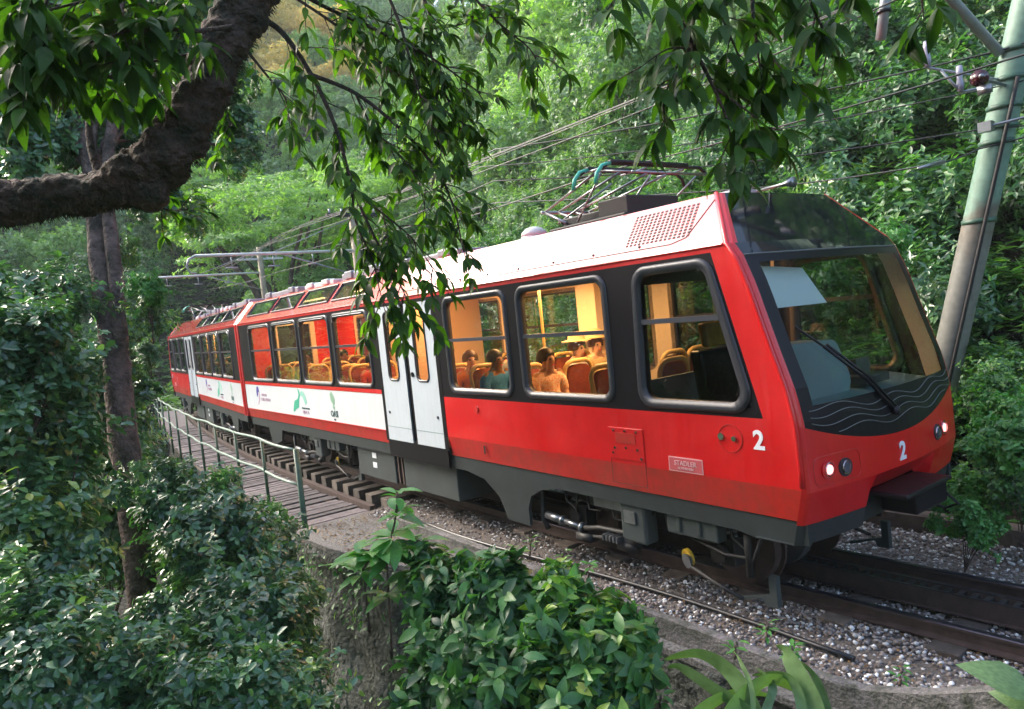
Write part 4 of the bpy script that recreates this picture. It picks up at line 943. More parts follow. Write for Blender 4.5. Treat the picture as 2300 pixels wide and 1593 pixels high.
n = len(pts); fs = [(i * n + j, i * n + j + 1, (i + 1) * n + j + 1, (i + 1) * n + j) for i in range(len(zs) - 1) for j in range(n - 1)]
k = MB(); k.add(vs, fs); wallo = k.build('retaining_wall', M['wall'], None, True); tag(wallo, 'tall mossy stone retaining wall under the track where the bridge ends', 'wall')
k = MB(); k.prism([(-7.62, -1.3), (-7.62, -2.66), (-7.3, -2.7), (-6.4, -2.64), (-5.4, -2.44), (-4.2, -2.1), (-3, -1.85), (-1.5, -1.76), (1.5, -1.76), (1.5, -1.62), (-6.3, -1.62), (-6.35, -1.3)], -.26, -.19, 'z'); o = k.build('coping', M['ledge'], wallo, bevel=.01)
k = MB(); k.prism([(-7.62, 2.3), (-7.62, -1.3), (-6.3, -1.3), (-6.3, -1.62), (-5, -1.62), (-5, 2.3)], -.5, -.2, 'z'); o = k.build('abutment_top', M['ledge'], wallo)

# ================================================================== walkway and railing
wk = empty('bridge_walkway', tp(-7.7, -1.8, -.3)); tag(wk, 'weathered grey plank walkway beside the bridge sleepers', 'walkway')
def plank_at(x, w=.155):
    k = MB(); k.box(-w / 2, w / 2, -.55, .55, -.03, .015)
    return k
base = None
for i in range(96):
    x = -7.75 - i * .19
    if base is None: base = plank_at(x).build('plank', M['plank'], None, bevel=.004); o = base
    else: o = base.copy(); col.objects.link(o)
    o.parent = wk; o.matrix_parent_inverse = Matrix.Identity(4)
    p = tp(x, -1.83, -.3 + random.uniform(-.012, .012)); o.location = p - wk.location
    o.rotation_euler = (random.uniform(-.006, .006), random.uniform(-.012, .012), math.atan2(tdir(x)[0].y, tdir(x)[0].x) + random.uniform(-.012, .012)); o.scale = (1, random.uniform(.95, 1.05), 1)
k = MB(); sweep(k, list(np.arange(-34, -7.3, .8)), [(-2.36, -.42), (-2.36, -.33), (-1.3, -.33), (-1.3, -.42)]); o = k.build('bearer', M['sleeper'], wk); o.matrix_parent_inverse = Matrix.Translation(-wk.location)
k = MB(); sweep(k, list(np.arange(-34, -25.5, .8)), [(-2.36, -.33), (-2.36, -.29), (-1.3, -.29), (-1.3, -.33)]); o = k.build('far_boards', M['plank'], wk); o.matrix_parent_inverse = Matrix.Translation(-wk.location); tag(o, kind='stuff')
rl = empty('bridge_railing', tp(-7.75, -2.42, -.3)); tag(rl, 'curved green metal railing with two pale rails along the walkway', 'railing')
INV = Matrix.Translation(-rl.location)
postx = [-7.8, -9.55, -11.35, -13.1, -14.9, -16.8, -18.8, -20.8, -23, -25.2, -27.4, -29.6, -31.8, -34, -36.2, -38.4]
for i, x in enumerate(postx):
    k = MB(); r_ = .045 if i == 0 else .028; p = tp(x, -2.42)
    k.tube([p + Vector((0, 0, -1.3 if i == 0 else -.5)), p + Vector((0, 0, .99))], r_, 10); o = k.build('post', M['green_rail'], rl, True); o.matrix_parent_inverse = INV
for z in (.97, .42):
    k = MB(); k.tube([tp(x, -2.42 + (.02 * math.sin(x * 3)), z + .012 * math.sin(x * 1.7)) for x in np.arange(-39, -7.7, .45)], .024, 8); o = k.build('handrail', M['pale_rail'], rl, True); o.matrix_parent_inverse = INV
for i, dx in enumerate((0, .16, .3, .52)):
    k = MB(); p = tp(-7.9 - dx, -2.45); k.tube([p + Vector((0, 0, -.4)), p + Vector((.35, .1, -1.5 + .1 * i))], .02, 6); o = k.build('strut', M['green_rail'], rl, True); o.matrix_parent_inverse = INV
for x in (-16, -24, -32):
    k = MB(); k.box(-.7, .7, -1.4, 1.4, -9, -.7); o = k.build('bridge_pier', M['wall']); o.location = tp(x, 0); tag(o, 'stone pier below the bridge, %s' % {-16: 'first beyond the abutment', -24: 'second beyond the abutment', -32: 'third beyond the abutment'}[x], 'pier')

# ================================================================== poles and wires
def bands(mb, ax, zs, r):
    for z in zs:
        c = ax(z); mb.tube([c - Vector((0, 0, .025)), c + Vector((0, 0, .025))], r, 16)
pr = empty('catenary_pole', (-1.15, 2.8, 0)); tag(pr, 'leaning green painted pole with brackets and insulators to the right of the cab', 'pole')
PI_ = Matrix.Translation(-pr.location)
ax = lambda z: Vector((-1.15 + .262 * z, 2.8 + .02 * z, z))
def pp(name, mb, m, sm_=True):
    o = mb.build(name, m, pr, sm_); o.matrix_parent_inverse = PI_; return o
k = MB(); k.tube([ax(z) for z in np.linspace(-.6, 8, 30)], [float(np.interp(z, [-.6, 8], [.168, .138])) for z in np.linspace(-.6, 8, 30)], 24); pp('shaft', k, M['pole'])
for zb_ in (3.2, 4.0, 4.15, 4.35, 4.62, 4.9):
    k = MB(); bands(k, ax, (zb_,), .168); pp('clamp_band', k, M['green_rail'])
k = MB(); k.tube([ax(z) + Vector((.12, -.14, 0)) for z in np.linspace(1, 4.6, 10)], .02, 6); pp('conduit', k, M['dark'])
k = MB(); k.tube([ax(4.88) + Vector((-.1, -.15, 0)), Vector((-.35, 1.7, 5.9)), Vector((-.9, .6, 6.9))], .05, 10); pp('bracket_arm', k, M['galv'])
k = MB(); k.tube([Vector((-.42, 1.5, 5.75)), Vector((-.56, 1.5, 5.06))], .05, 12); pp('hanging_tube', k, M['galv'])
for z in (5.6, 5.3):
    k = MB(); k.tube([Vector((-.42 - (5.75 - z) * .2, 1.5, z)), Vector((-.42 - (5.75 - z) * .2, 1.5, z + .03))], .07, 12); pp('tube_clamp', k, M['black'])
c0 = Vector(at(2200, 175, 7.0))
k = MB(); k.disc(c0, (.5, -.8, 0), .08, .02, 20); k.disc(c0 + Vector((.02, -.035, 0)), (.5, -.8, 0), .06, .04, 20); k.disc(c0 + Vector((-.02, .035, 0)), (.5, -.8, 0), .075, .05, 20); pp('disc_insulator', k, M['insul'])
k = MB(); k.disc(c0 + Vector((.035, -.06, 0)), (.5, -.8, 0), .02, .06, 10); k.tube([c0, ax(4.55)], .018, 6); k.box(c0.x - .02, c0.x + .1, c0.y - .02, c0.y + .02, c0.z - .16, c0.z - .08); pp('insulator_pin', k, M['steel'])
for (px, py) in ((2082, 120), (2156, 175)):
    c = Vector(at(px, py, 7.3)); k = MB(); k.tube([c + Vector((0, 0, -.13)), c + Vector((0, 0, -.05)), c, c + Vector((0, 0, .05)), c + Vector((0, 0, .12))], [.028, .034, .026, .034, .028], 12); pp('post_insulator', k, M['pale_ins'])
    k = MB(); k.tube([c + Vector((0, 0, -.14)), c + Vector((-.12, -.12, .1))], .014, 6); k.tube([c + Vector((0, 0, -.14)), ax(4.6)], .012, 6); pp('insulator_bracket', k, M['galv'])
c = Vector(at(2215, 285, 7.4)); k = MB(); k.box(c.x - .06, c.x + .06, c.y - .05, c.y + .05, c.z - .05, c.z + .05); k.tube([c, c + Vector((.5, .25, .05))], .015, 6); pp('wire_clamp', k, M['steel'], False)
pr['category'] = 'pole'
def wire(pts, r, label, m='wire', sag=0.0):
    out = []
    for a, b in zip(pts, pts[1:]):
        a, b = Vector(a), Vector(b)
        for i in range(12):
            t = i / 12; out.append(a.lerp(b, t) - Vector((0, 0, sag * 4 * t * (1 - t))))
    out.append(Vector(pts[-1])); k = MB(); k.tube(out, r, 5); o = k.build('overhead_wire', M[m], None, True); tag(o, label, 'wire', 'overhead wires above the track'); return o
TA = Vector((-15.6, 2.4, 5.75)); TB = Vector((-26, 3.0, 6.2))
wire([ax(4.95) + Vector((2.2, .4, .4)), ax(4.9) + Vector((-.1, -.18, 0)), Vector((-7, 1.3, 5.5)), TA + Vector((.2, -.6, 0))], .011, 'top wire from the leaning green pole towards the rusty far pole', sag=.08)
wire([ax(4.6) + Vector((2.2, .6, .4)), ax(4.55) + Vector((-.1, -.18, 0)), Vector((-7, 1.0, 5.2)), TA + Vector((.1, -.3, -.05))], .008, 'thin wire tied off at the dark red insulator', sag=.12)
wire([ax(4.1) + Vector((2, .5, .1)), ax(4.15) + Vector((-.1, -.18, 0)), Vector((-6, .5, 4.75)), Vector((-15.6, 1.0, 4.9))], .009, 'wire leaving the clamp box half way up the green pole', sag=.1)
tb = Vector(at(2100, 368, 7.2))
wire([ax(3.9) + Vector((2, .5, .3)), ax(3.95) + Vector((-.1, -.2, 0)), tb, Vector((-2.1, 1.6, 3.9)), Vector((-7, 1.2, 4.6)), Vector((-15.6, 1.9, 5.0))], .009, 'lowest wire with a turnbuckle close to the green pole', sag=.02)
k = MB(); dv = (tb - ax(3.95)).normalized(); k.tube([tb - dv * .18, tb - dv * .15, tb + dv * .1, tb + dv * .3], [.012, .022, .022, .01], 8); o = k.build('turnbuckle', M['steel'], None, True); tag(o, 'metal turnbuckle in the lowest wire beside the green pole', 'turnbuckle')
for i, (y, z, r) in enumerate(((0, 4.26, .009), (.25, 5.0, .007), (.6, 5.15, .007), (1.0, 5.3, .008), (-.1, 4.75, .008))):
    lab = ['contact wire resting just above the collector heads of the train', 'second wire up over the track centre', 'third wire up over the track', 'uppermost of the four wires over the track centre', 'messenger wire directly above the contact wire'][i]
    P_ = [tp(2.5, y, z + .35 if i else z)] + [tp(-3.0, y, z)] + [tp(-15.6, y, z + (.35 if i else .1))] + [tp(-26, y, z + .5)] + [tp(-44, y, z + .7)]
    wire(P_, r, lab, 'palewire' if i in (1, 2) else 'wire', .06)
def far_pole(x, y, H, armz, arm_y, r, label, cross):
    e = empty('catenary_pole', (x, y, 0)); tag(e, label, 'pole')
    k = MB(); k.tube([(0, 0, -7), (0, 0, H * .5), (0, 0, H)], [r * 1.2, r, r * .9], 12); k.build('shaft', M['oldpole'], e, True)
    k = MB(); k.tube([(0, .1, armz), (0, arm_y - y, armz)], .04, 10); k.build('bracket_pipe', M['whitepipe'], e, True)
    k = MB(); ye = arm_y - y; k.tube([(0, ye, armz), (0, ye - .16, armz - .08), (0, ye - .22, armz - .25), (0, ye - .15, armz - .4), (0, ye - .02, armz - .42)], .028, 8); k.build('curled_end', M['galv'], e, True)
    k = MB(); k.tube([(0, 0, armz + .9), (0, ye * .55, armz + .02)], .012, 6); k.tube([(0, 0, armz - .7), (0, ye * .5, armz - .02)], .02, 6)
    for t in (.3, .55, .8): k.tube([(0, ye * t, armz - .02), (0, ye * t, armz - .3)], .015, 6); k.tube([(0, ye * t - .15, armz - .32), (0, ye * t + .15, armz - .32)], .02, 6)
    k.build('registration_rod', M['galv'], e, True)
    k = MB()
    if cross: k.box(-.06, .06, -.75, .75, H - .08, H + .02)
    else: k.box(-.05, .05, -.9, .9, H - .5, H - .42)
    k.build('crossarm', M['dark'] if cross else M['whitepipe'], e)
    for yy in (-.65, -.3, .3, .65): k = MB(); k.tube([(0, yy, H - .4 * (not cross)), (0, yy, H + .14 - .4 * (not cross))], .03, 8); k.build('pin_insulator', M['pale_ins'], e, True)
    return e
far_pole(-15.6, 2.5, 5.85, 4.85, -1.7, .12, 'rusty pole with dark wooden crossarm and long white pipe above the coupling', True)
far_pole(-26.2, 3.2, 6.3, 5.3, -1.2, .12, 'pale pole with white crossbar behind the rear car roof', False)

# ================================================================== ground and hills
def G(x, y):
    t = y - yc(x)
    n = noise.noise(Vector((x * .12, y * .12, 0))) * min(3, .4 + abs(x) * .02 + max(0, t) * .05) + noise.noise(Vector((x * .5, y * .5, 4))) * .25
    south = float(np.interp(x, [-60, -20, -12, -7, -4, -1, 1, 3, 8], [-7, -6, -5, -3.6, -2.2, -1.2, -.7, .3, .9]))
    if t > -3: south = min(south, float(np.interp(x, [-6, 1, 3], [-3.5, -1.4, -.6])))
    n0 = float(np.interp(x, [-60, -36, -30, -12, -7], [-1, -.8, -3.5, -3, -.35]))
    if x > -7.7:
        mid = -1.2; north = -.3 + 1.0 * (t - 2.2)
    else:
        mid = float(np.interp(x, [-60, -42, -35, -30, -12, -8], [-.6, -.6, -1.2, -7, -6, -4])); north = n0 + 1.0 * (t - 2.3)
    if t < -2.2: z = south
    elif t < 2.25: z = mid
    else: z = north
    z += n if abs(t) > 3 else n * .15
    w = max(0, -40 - x) * .76 - 6
    if z < w: z = w + n * .6
    return min(z, 76)
gx = np.unique(np.round(np.concatenate([np.arange(-150, -20, 3.0), np.arange(-20, 9, .5), np.arange(9, 40, 3)]), 3))
gy = np.unique(np.round(np.concatenate([np.arange(-60, -10, 3.0), np.arange(-10, 12, .5), np.arange(12, 110, 3)]), 3))
V = np.array([(x, y, G(x, y)) for x in gx for y in gy]); ny = len(gy)
ii, jj = np.meshgrid(np.arange(len(gx) - 1), np.arange(ny - 1), indexing='ij'); a = (ii * ny + jj).ravel()
F = np.stack([a, a + ny, a + ny + 1, a + 1], 1)
o = link('hillside_ground', np_mesh('hillside_ground', V, F, M['soil'], True)); tag(o, kind='structure')

# ================================================================== leaves
LEAF5 = (np.array([(0, 0, 0), (.42, .5, .06), (.45, 0, -.05), (.42, -.5, .06), (1, 0, -.1)]), np.array([(0, 2, 1), (0, 3, 2), (1, 2, 4), (3, 4, 2)]))
LEAF8 = (np.array([(0, 0, 0), (.3, .36, .05), (.33, 0, -.03), (.3, -.36, .05), (.7, .5, .04), (.7, 0, -.05), (.7, -.5, .04), (1, 0, -.14)]), np.array([(0, 2, 1), (0, 3, 2), (1, 2, 5), (1, 5, 4), (2, 3, 6), (2, 6, 5), (4, 5, 7), (5, 6, 7)]))
def hi_leaf():
    st = [(0, .03, 0), (.12, .28, .02), (.3, .47, .02), (.52, .48, 0), (.75, .3, -.06), (.9, .13, -.12), (1, 0, -.17)]
    v = []; f = []
    for x, w, z in st[:-1]: v += [(x, w, z + .1 * w), (x, 0, z), (x, -w, z + .1 * w)]
    v.append((1, 0, -.17))
    for i in range(5):
        a = i * 3; f += [(a, a + 1, a + 4, a + 3), (a + 1, a + 2, a + 5, a + 4)]
    t = []
    for q in f: t += [(q[0], q[1], q[2]), (q[0], q[2], q[3])]
    t += [(15, 16, 18), (16, 17, 18)]
    return np.array(v), np.array(t)
LEAFH = hi_leaf()
def unit(a): return a / np.maximum(1e-9, np.linalg.norm(a, axis=-1, keepdims=True))
def leaf_frames(pos, d, nrm, L, W):
    "matrices (n,3,3) and positions for leaves pointing along d with face normal near nrm"
    d = unit(d); y = unit(np.cross(nrm, d)); z = np.cross(d, y)
    return pos, np.stack([d * L[:, None], y * W[:, None], z * L[:, None]], 2)
def leaf_mesh(name, pos, mats3, m, tpl=LEAF5):
    v, f = tpl; P = np.einsum('nij,kj->nki', mats3, v) + pos[:, None, :]
    F_ = (f[None] + (np.arange(len(pos)) * len(v))[:, None, None]).reshape(-1, 3)
    return np_mesh(name, P.reshape(-1, 3), F_, m)
def crown_leaves(seed, tips, k, L, W, clumps=14, ell=(1, 1, .9), flat=1.0, inner=.62, cr=(.28, .5), up=.35, spread=1.15, shoots=0):
    r = np.random.default_rng(seed)
    c = unit(r.normal(size=(clumps, 3)) + np.array([0, 0, .25])) * r.uniform(inner * .6, inner * 1.15, (clumps, 1)) * np.array(ell); c[0] = 0
    rc = r.uniform(*cr, clumps)
    i = r.choice(clumps, tips, p=rc ** 2 / (rc ** 2).sum())
    d = unit(r.normal(size=(tips, 3)) + np.array([0, 0, up])); ex = np.array([1, 1, flat])
    p = c[i] + d * ex * (rc[i] * r.uniform(.55, 1.05, tips))[:, None]
    if shoots:
        sd_ = unit(r.normal(size=(shoots, 3)) + np.array([0, 0, .9])); j = 0
        for a_ in range(shoots):
            for b_ in range(5):
                p[j] = sd_[a_] * (.82 + .13 * b_) + r.normal(size=3) * .02; d[j] = sd_[a_]; j += 1
    ax_ = unit(d * np.array([1, 1, .8]) + c[i] * .5 + np.array([0, 0, .45]) + r.normal(size=(tips, 3)) * .3)
    a0 = r.uniform(0, 6.28, tips)
    ref = np.where(np.abs(ax_[:, 2:3]) < .9, np.array([[0, 0, 1.0]]), np.array([[1.0, 0, 0]]))
    u = unit(np.cross(ax_, ref)); w = np.cross(ax_, u)
    pos, dd, nn = [], [], []
    for q in range(k):
        an = a0 + q * 2 * math.pi / k + r.uniform(-.4, .4, tips); op = r.uniform(.7, 1.35, tips) * spread
        per = u * np.cos(an)[:, None] + w * np.sin(an)[:, None]
        dv = ax_ * np.cos(op)[:, None] + per * np.sin(op)[:, None] + np.array([0, 0, -.25])
        pos.append(p - ax_ * (q % 3)[..., None] * L * .2 if False else p - ax_ * (q % 3) * L * .25); dd.append(dv); nn.append(ax_ + r.normal(size=(tips, 3)) * .25)
    pos = np.vstack(pos); dd = np.vstack(dd); nn = np.vstack(nn); n = len(pos)
    s = r.uniform(.45, 1.2, n)
    return leaf_frames(pos, dd, nn, L * s, W * s), c
def crown_mesh(name, m, tpl=LEAF5, **kw):
    (p, q), c = crown_leaves(**kw); return leaf_mesh(name, p, q, m, tpl), c
def stems_mesh(name, c, base, r0, m, seed=0):
    k = MB(); rr = random.Random(seed)
    for i, q in enumerate(c[:9]):
        b = Vector(base) + Vector((rr.uniform(-.08, .08), rr.uniform(-.08, .08), 0)) * r0 * 10; q = Vector(q)
        mid = b.lerp(q, .5) + Vector((rr.uniform(-.12, .12), rr.uniform(-.12, .12), .1))
        k.tube([b, mid, q], [r0, r0 * .7, r0 * .25], 5, False)
    me = bpy.data.meshes.new(name); me.from_pydata(k.v, [], k.f); me.materials.append(m); return me

def variants(prefix, n, m, base, r0, **kw):
    out = []
    for i in range(n):
        me, c = crown_mesh(prefix + '_leaves', m, seed=kw.get('seed', 0) * 31 + i + 1, **{a: b for a, b in kw.items() if a != 'seed'})
        out.append((me, stems_mesh(prefix + '_stems', c, base, r0, M['bark2'], i)))
    return out
SHRUB = variants('shrub', 4, LM['shrub'], (0, 0, -1.6), .018, seed=1, tpl=LEAF8, tips=640, k=6, L=.17, W=.085, clumps=17, ell=(1.05, 1.05, 1), cr=(.18, .42), inner=.85, shoots=16)
BANK = variants('bank', 4, LM['bank'], (0, 0, -1.0), .016, seed=2, tips=1000, k=6, L=.13, W=.055, clumps=15, ell=(1, 1, .85), up=.2, shoots=18)
TREE = variants('tree', 4, LM['midg'], (0, 0, -1.1), .018, seed=3, tips=1900, k=6, L=.075, W=.045, clumps=34, ell=(1, 1, .95), inner=.75, cr=(.2, .38), up=.15)
FLAT_ = variants('layered', 2, LM['lightg'], (0, 0, -1.3), .03, seed=4, tips=2600, k=6, L=.05, W=.024, clumps=60, ell=(1, 1, .62), flat=.28, inner=.82, cr=(.16, .3), up=.9, spread=1.25)

def put_plant(name, var, loc, r, m, label, cat, group, stems='stems', rz=None, leafname='leaves', sz=1.0):
    e = empty(name, loc, rz if rz is not None else random.uniform(0, 6.28)); tag(e, label, cat, group)
    e.scale = (r, r, r * sz)
    a = mk_link(leafname, var[0], e, m); b = link(stems, var[1], e)
    a['kind'] = 'stuff' if leafname == 'leaves' else 'thing'
    if leafname != 'leaves': del a['kind']
    return e
cnt = 0
def sh_label(px, py, d):
    if d > 8.9 and py > 700 and px < 360: return 'dim shrub deep behind the slender trunk', 'dim shrubs deep behind the slender trunk'
    if px > 600: return 'dark shrub against the corner of the retaining wall', 'dark shrubs against the retaining wall corner'
    if px > 360 and py < 1250: return 'dark leafy shrub just below the walkway railing', 'dark shrubs below the walkway railing'
    if px > 360: return 'glossy shrub between the slender trunk and the retaining wall', 'glossy shrubs between slender trunk and retaining wall'
    if py < 1000 and px < 215: return 'tall glossy shrub at the left edge, beside the upper slender trunk', 'tall glossy shrubs left of the slender trunk'
    if px >= 215 and py < 1000: return 'small sprig of shrub close to the slender trunk at train height', 'sprigs of shrub close to the slender trunk'
    if py < 1400: return 'glossy shrub left of the foot of the slender trunk', 'glossy shrubs left of the trunk foot'
    return 'big leaved glossy shrub in the bottom left corner', 'glossy shrubs in the bottom left corner'
# -- understory shrubs on the near side, left of the wall
SH = [(40, 740, 7.5, .6), (85, 770, 7, .38), (105, 850, 6.8, .32), (50, 900, 6.5, .6), (40, 960, 6.4, .45), (0, 820, 6, .5), (120, 670, 8, .3), (335, 800, 8.8, .16), (335, 700, 7.8, .2),
      (200, 900, 9.6, .6), (255, 1000, 10.5, .5), (230, 1220, 9.2, .6), (280, 760, 9.6, .45), (160, 1080, 9.0, .7), (275, 880, 10.5, .35), (330, 1130, 9.6, .5),
      (390, 1110, 7.8, .32), (460, 1160, 8.4, .38), (550, 1200, 9.0, .36), (610, 1235, 9.2, .32), (50, 1080, 6, .6), (35, 1170, 6.1, .45), (455, 1200, 7.3, .5), (570, 1270, 8.3, .5), (610, 1390, 7.5, .4),
      (50, 1270, 5.5, .55), (45, 1350, 5.4, .42), (470, 1420, 6.6, .45), (490, 1330, 6.8, .5), (560, 1480, 5.9, .5), (640, 1550, 6.3, .3), (60, 1430, 4.8, .42), (150, 1530, 4.5, .4), (330, 1580, 4.7, .4), (480, 1600, 4.6, .4), (620, 1640, 5, .42), (430, 1280, 7.9, .4),
      (230, 1500, 6.2, .36), (610, 1300, 9.0, .34), (650, 1440, 9.0, .25), (260, 560, 9.5, .22), (20, 1570, 4.2, .4), (370, 1480, 6.6, .4), (160, 1440, 7.2, .36), (300, 1085, 7.6, .18)]
for i, (px, py, d, r) in enumerate(SH):
    la, gr_ = sh_label(px, py, d); put_plant('understory_shrub', SHRUB[i % 4], at(px, py, d), r * 1.15, LM['shrub'], la, 'shrub', gr_, sz=.95)
# light yellow-green shoots
for px, py, d, r, lab in ((600, 1160, 8.6, .15, 'bright yellow-green shoots standing above the dark shrubs beside the railing'), (330, 655, 7.6, .17, 'lime green shoots beside the slender trunk at the height of the far car roof'), (500, 1085, 8.4, .15, 'pale green shrub tips in front of the walkway railing')):
    put_plant('bright_shoot', SHRUB[2], at(px, py, d), r * 1.25, LM['plant'], lab, 'shrub', None)
# -- bank behind the train
rr = random.Random(11); placed = []
tries = 0
while len(placed) < 290 and tries < 30000:
    tries += 1
    x = rr.uniform(-33, 5.5); t = 2.75 + 14 * rr.random() ** 1.35
    y = yc(x) + t; r = rr.uniform(.65, 1.05) * (1 + t * .05)
    if all((x - a) ** 2 + (y - b) ** 2 > (.56 * (r + c)) ** 2 for a, b, c in placed): placed.append((x, y, r))
for i, (x, y, r) in enumerate(placed):
    z = G(x, y); t = y - yc(x)
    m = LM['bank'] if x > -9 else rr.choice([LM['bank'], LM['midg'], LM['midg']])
    if rr.random() < .12: m = LM['shrub']
    put_plant('bank_shrub', BANK[i % 4], (x, y, z + r * .35), r, m, {'shrub_leaf': 'dark glossy', 'bank_leaf': 'dense green', 'mid_leaf': 'paler green'}[m.name] + ' shrub ' + ('low on' if t < 6 else ('half way up' if t < 11 else 'high on')) + ' the bank ' + ('behind the cab and leaning pole' if x > -3 else ('behind the roof collector' if x > -10 else ('behind the first far pole' if x > -19 else 'behind the rear car'))), 'shrub', 'shrubs covering the steep bank behind the track')
# low leafy plants just behind the far kerb
for i, (px, py, d, r) in enumerate(((2215, 900, 7.6, .25), (2260, 950, 7.2, .3), (2240, 1040, 7.0, .28), (2290, 1110, 6.8, .28), (2190, 1120, 7.4, .24), (2320, 1010, 6.9, .35), (2240, 850, 8.0, .28), (1980, 560, 9.3, .3), (2160, 1180, 6.9, .25))):
    put_plant('leafy_plant', SHRUB[(i + 1) % 4], at(px, py, d), r * 1.15, LM['plant'] if i % 3 else LM['bank'], 'fresh green leafy plant crowding the far kerb to the right of the cab', 'plant', 'leafy plants behind the far kerb')
# -- forest trees
def put_tree(x, y, r, m, var, label, group, z=None, sz=1.0):
    z = G(x, y) if z is None else z
    e = empty('forest_tree', (x, y, z), rr.uniform(0, 6.28)); tag(e, label, 'tree', group); e.scale = (r, r, r * sz)
    a = mk_link('crown', var[0], e, m); a.location = (0, 0, .8)
    b = link('trunk', var[1], e); b.location = (0, 0, .8)
    return e
trees = []; tries = 0
while len(trees) < 300 and tries < 30000:
    tries += 1
    if rr.random() < .5: x = rr.uniform(-34, 6); y = yc(x) + rr.uniform(13, 45)
    else: x = rr.uniform(-135, -34); y = rr.uniform(-26, 75)
    t = y - yc(x)
    if abs(t) < 4.5 and x > -60: continue
    D = math.hypot(x - 3, y + 6); v = Vector((x - 3.1, y + 6.06)); az = math.degrees(math.atan2(v.y, v.x)) % 360
    if az < 98 or az > 188: continue
    r = (1.6 + D * .034) * rr.uniform(.75, 1.25)
    if all((x - a) ** 2 + (y - b) ** 2 > (.6 * (r + c)) ** 2 for a, b, c in trees): trees.append((x, y, r))
for i, (x, y, r) in enumerate(trees):
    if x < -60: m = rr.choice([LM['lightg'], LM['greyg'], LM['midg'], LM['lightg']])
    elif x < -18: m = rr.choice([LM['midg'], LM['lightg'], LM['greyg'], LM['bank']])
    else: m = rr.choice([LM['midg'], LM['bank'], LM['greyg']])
    if x < -85 and 2 < y < 46 and rr.random() < .6: m = LM['sunglow']  # some far skyline trees coloured yellow to stand in for sunset glow
    put_tree(x, y, r, m, TREE[i % 4], {'sunglow_leaf': 'distant tree on the skyline of the far hill, leaves coloured yellow as sunset glow'}.get(m.name, {'light_leaf': 'light green', 'grey_leaf': 'greyish green', 'mid_leaf': 'mid green', 'bank_leaf': 'deep green'}.get(m.name, 'green') + ' forest tree ' + ('on the distant hill at the left' if x < -60 else ('on the middle slope above the rear car' if x < -18 else 'on the near slope high above the front car'))),
             {'sunglow_leaf': 'far skyline trees coloured as sunset glow'}.get(m.name, 'trees of the hillside forest'))
p = at(600, 455, 40); put_tree(p.x, p.y, 6.2, LM['lightg'], FLAT_[0], 'broad light green tree with flat layered foliage above the coupling', None, p.z - 5.5, .8)
p = at(480, 380, 52); put_tree(p.x, p.y, 5.5, LM['lightg'], FLAT_[1], 'second layered light green tree, up and left of the broad one', None, p.z - 5, .8)
p = at(760, 380, 48); put_tree(p.x, p.y, 5, LM['lightg'], FLAT_[1], 'third layered light green tree, behind the hanging leaves', None, p.z - 5, .8)

# ================================================================== near plants built leaf by leaf
def plant_of_leaves(root, pos, m3, tpl, lm, nobj, name='leaf'):
    "the leaves that show largest become parts of their own, the rest one mesh"
    root_inv = Matrix.Translation(-root.location); d = np.linalg.norm(pos - CAM, axis=1); L = np.linalg.norm(m3[:, :, 0], axis=1)
    f = (pos - CAM) @ RM; px = f[:, 0] / np.maximum(.1, f[:, 2]) * FPX + CX; py = f[:, 1] / np.maximum(.1, f[:, 2]) * FPX + CY
    seen = (f[:, 2] > 0) & (px > -30) & (px < 2330) & (py > -30) & (py < 1620)
    order = np.argsort(-(L / d) * np.where(seen, 1, .01)); top = order[:nobj]; rest = order[nobj:]
    me = np_mesh(name, tpl[0], tpl[1], lm)
    for i in top:
        o = bpy.data.objects.new(name, me); col.objects.link(o); o.parent = root
        mm = Matrix.Identity(4)
        for a in range(3):
            for b in range(3): mm[a][b] = m3[i, a, b]
            mm[a][3] = pos[i, a] - root.location[a]
        o.matrix_local = mm
    if len(rest):
        o = link('leaves', leaf_mesh('leaves', pos[rest] - np.array(root.location), m3[rest], lm, tpl), root); tag(o, kind='stuff')
def bez(pts, n=8):
    pts = [Vector(p) for p in pts]; out = []
    for i in range(len(pts) - 1):
        p0 = pts[max(i - 1, 0)]; p1 = pts[i]; p2 = pts[i + 1]; p3 = pts[min(i + 2, len(pts) - 1)]
        for k in range(n):
            t = k / n; out.append(.5 * ((2 * p1) + (-p0 + p2) * t + (2 * p0 - 5 * p1 + 4 * p2 - p3) * t * t + (-p0 + 3 * p1 - 3 * p2 + p3) * t ** 3))
    out.append(pts[-1]); return out
CR, CU = Vector(RM[:, 0]), -Vector(RM[:, 1])
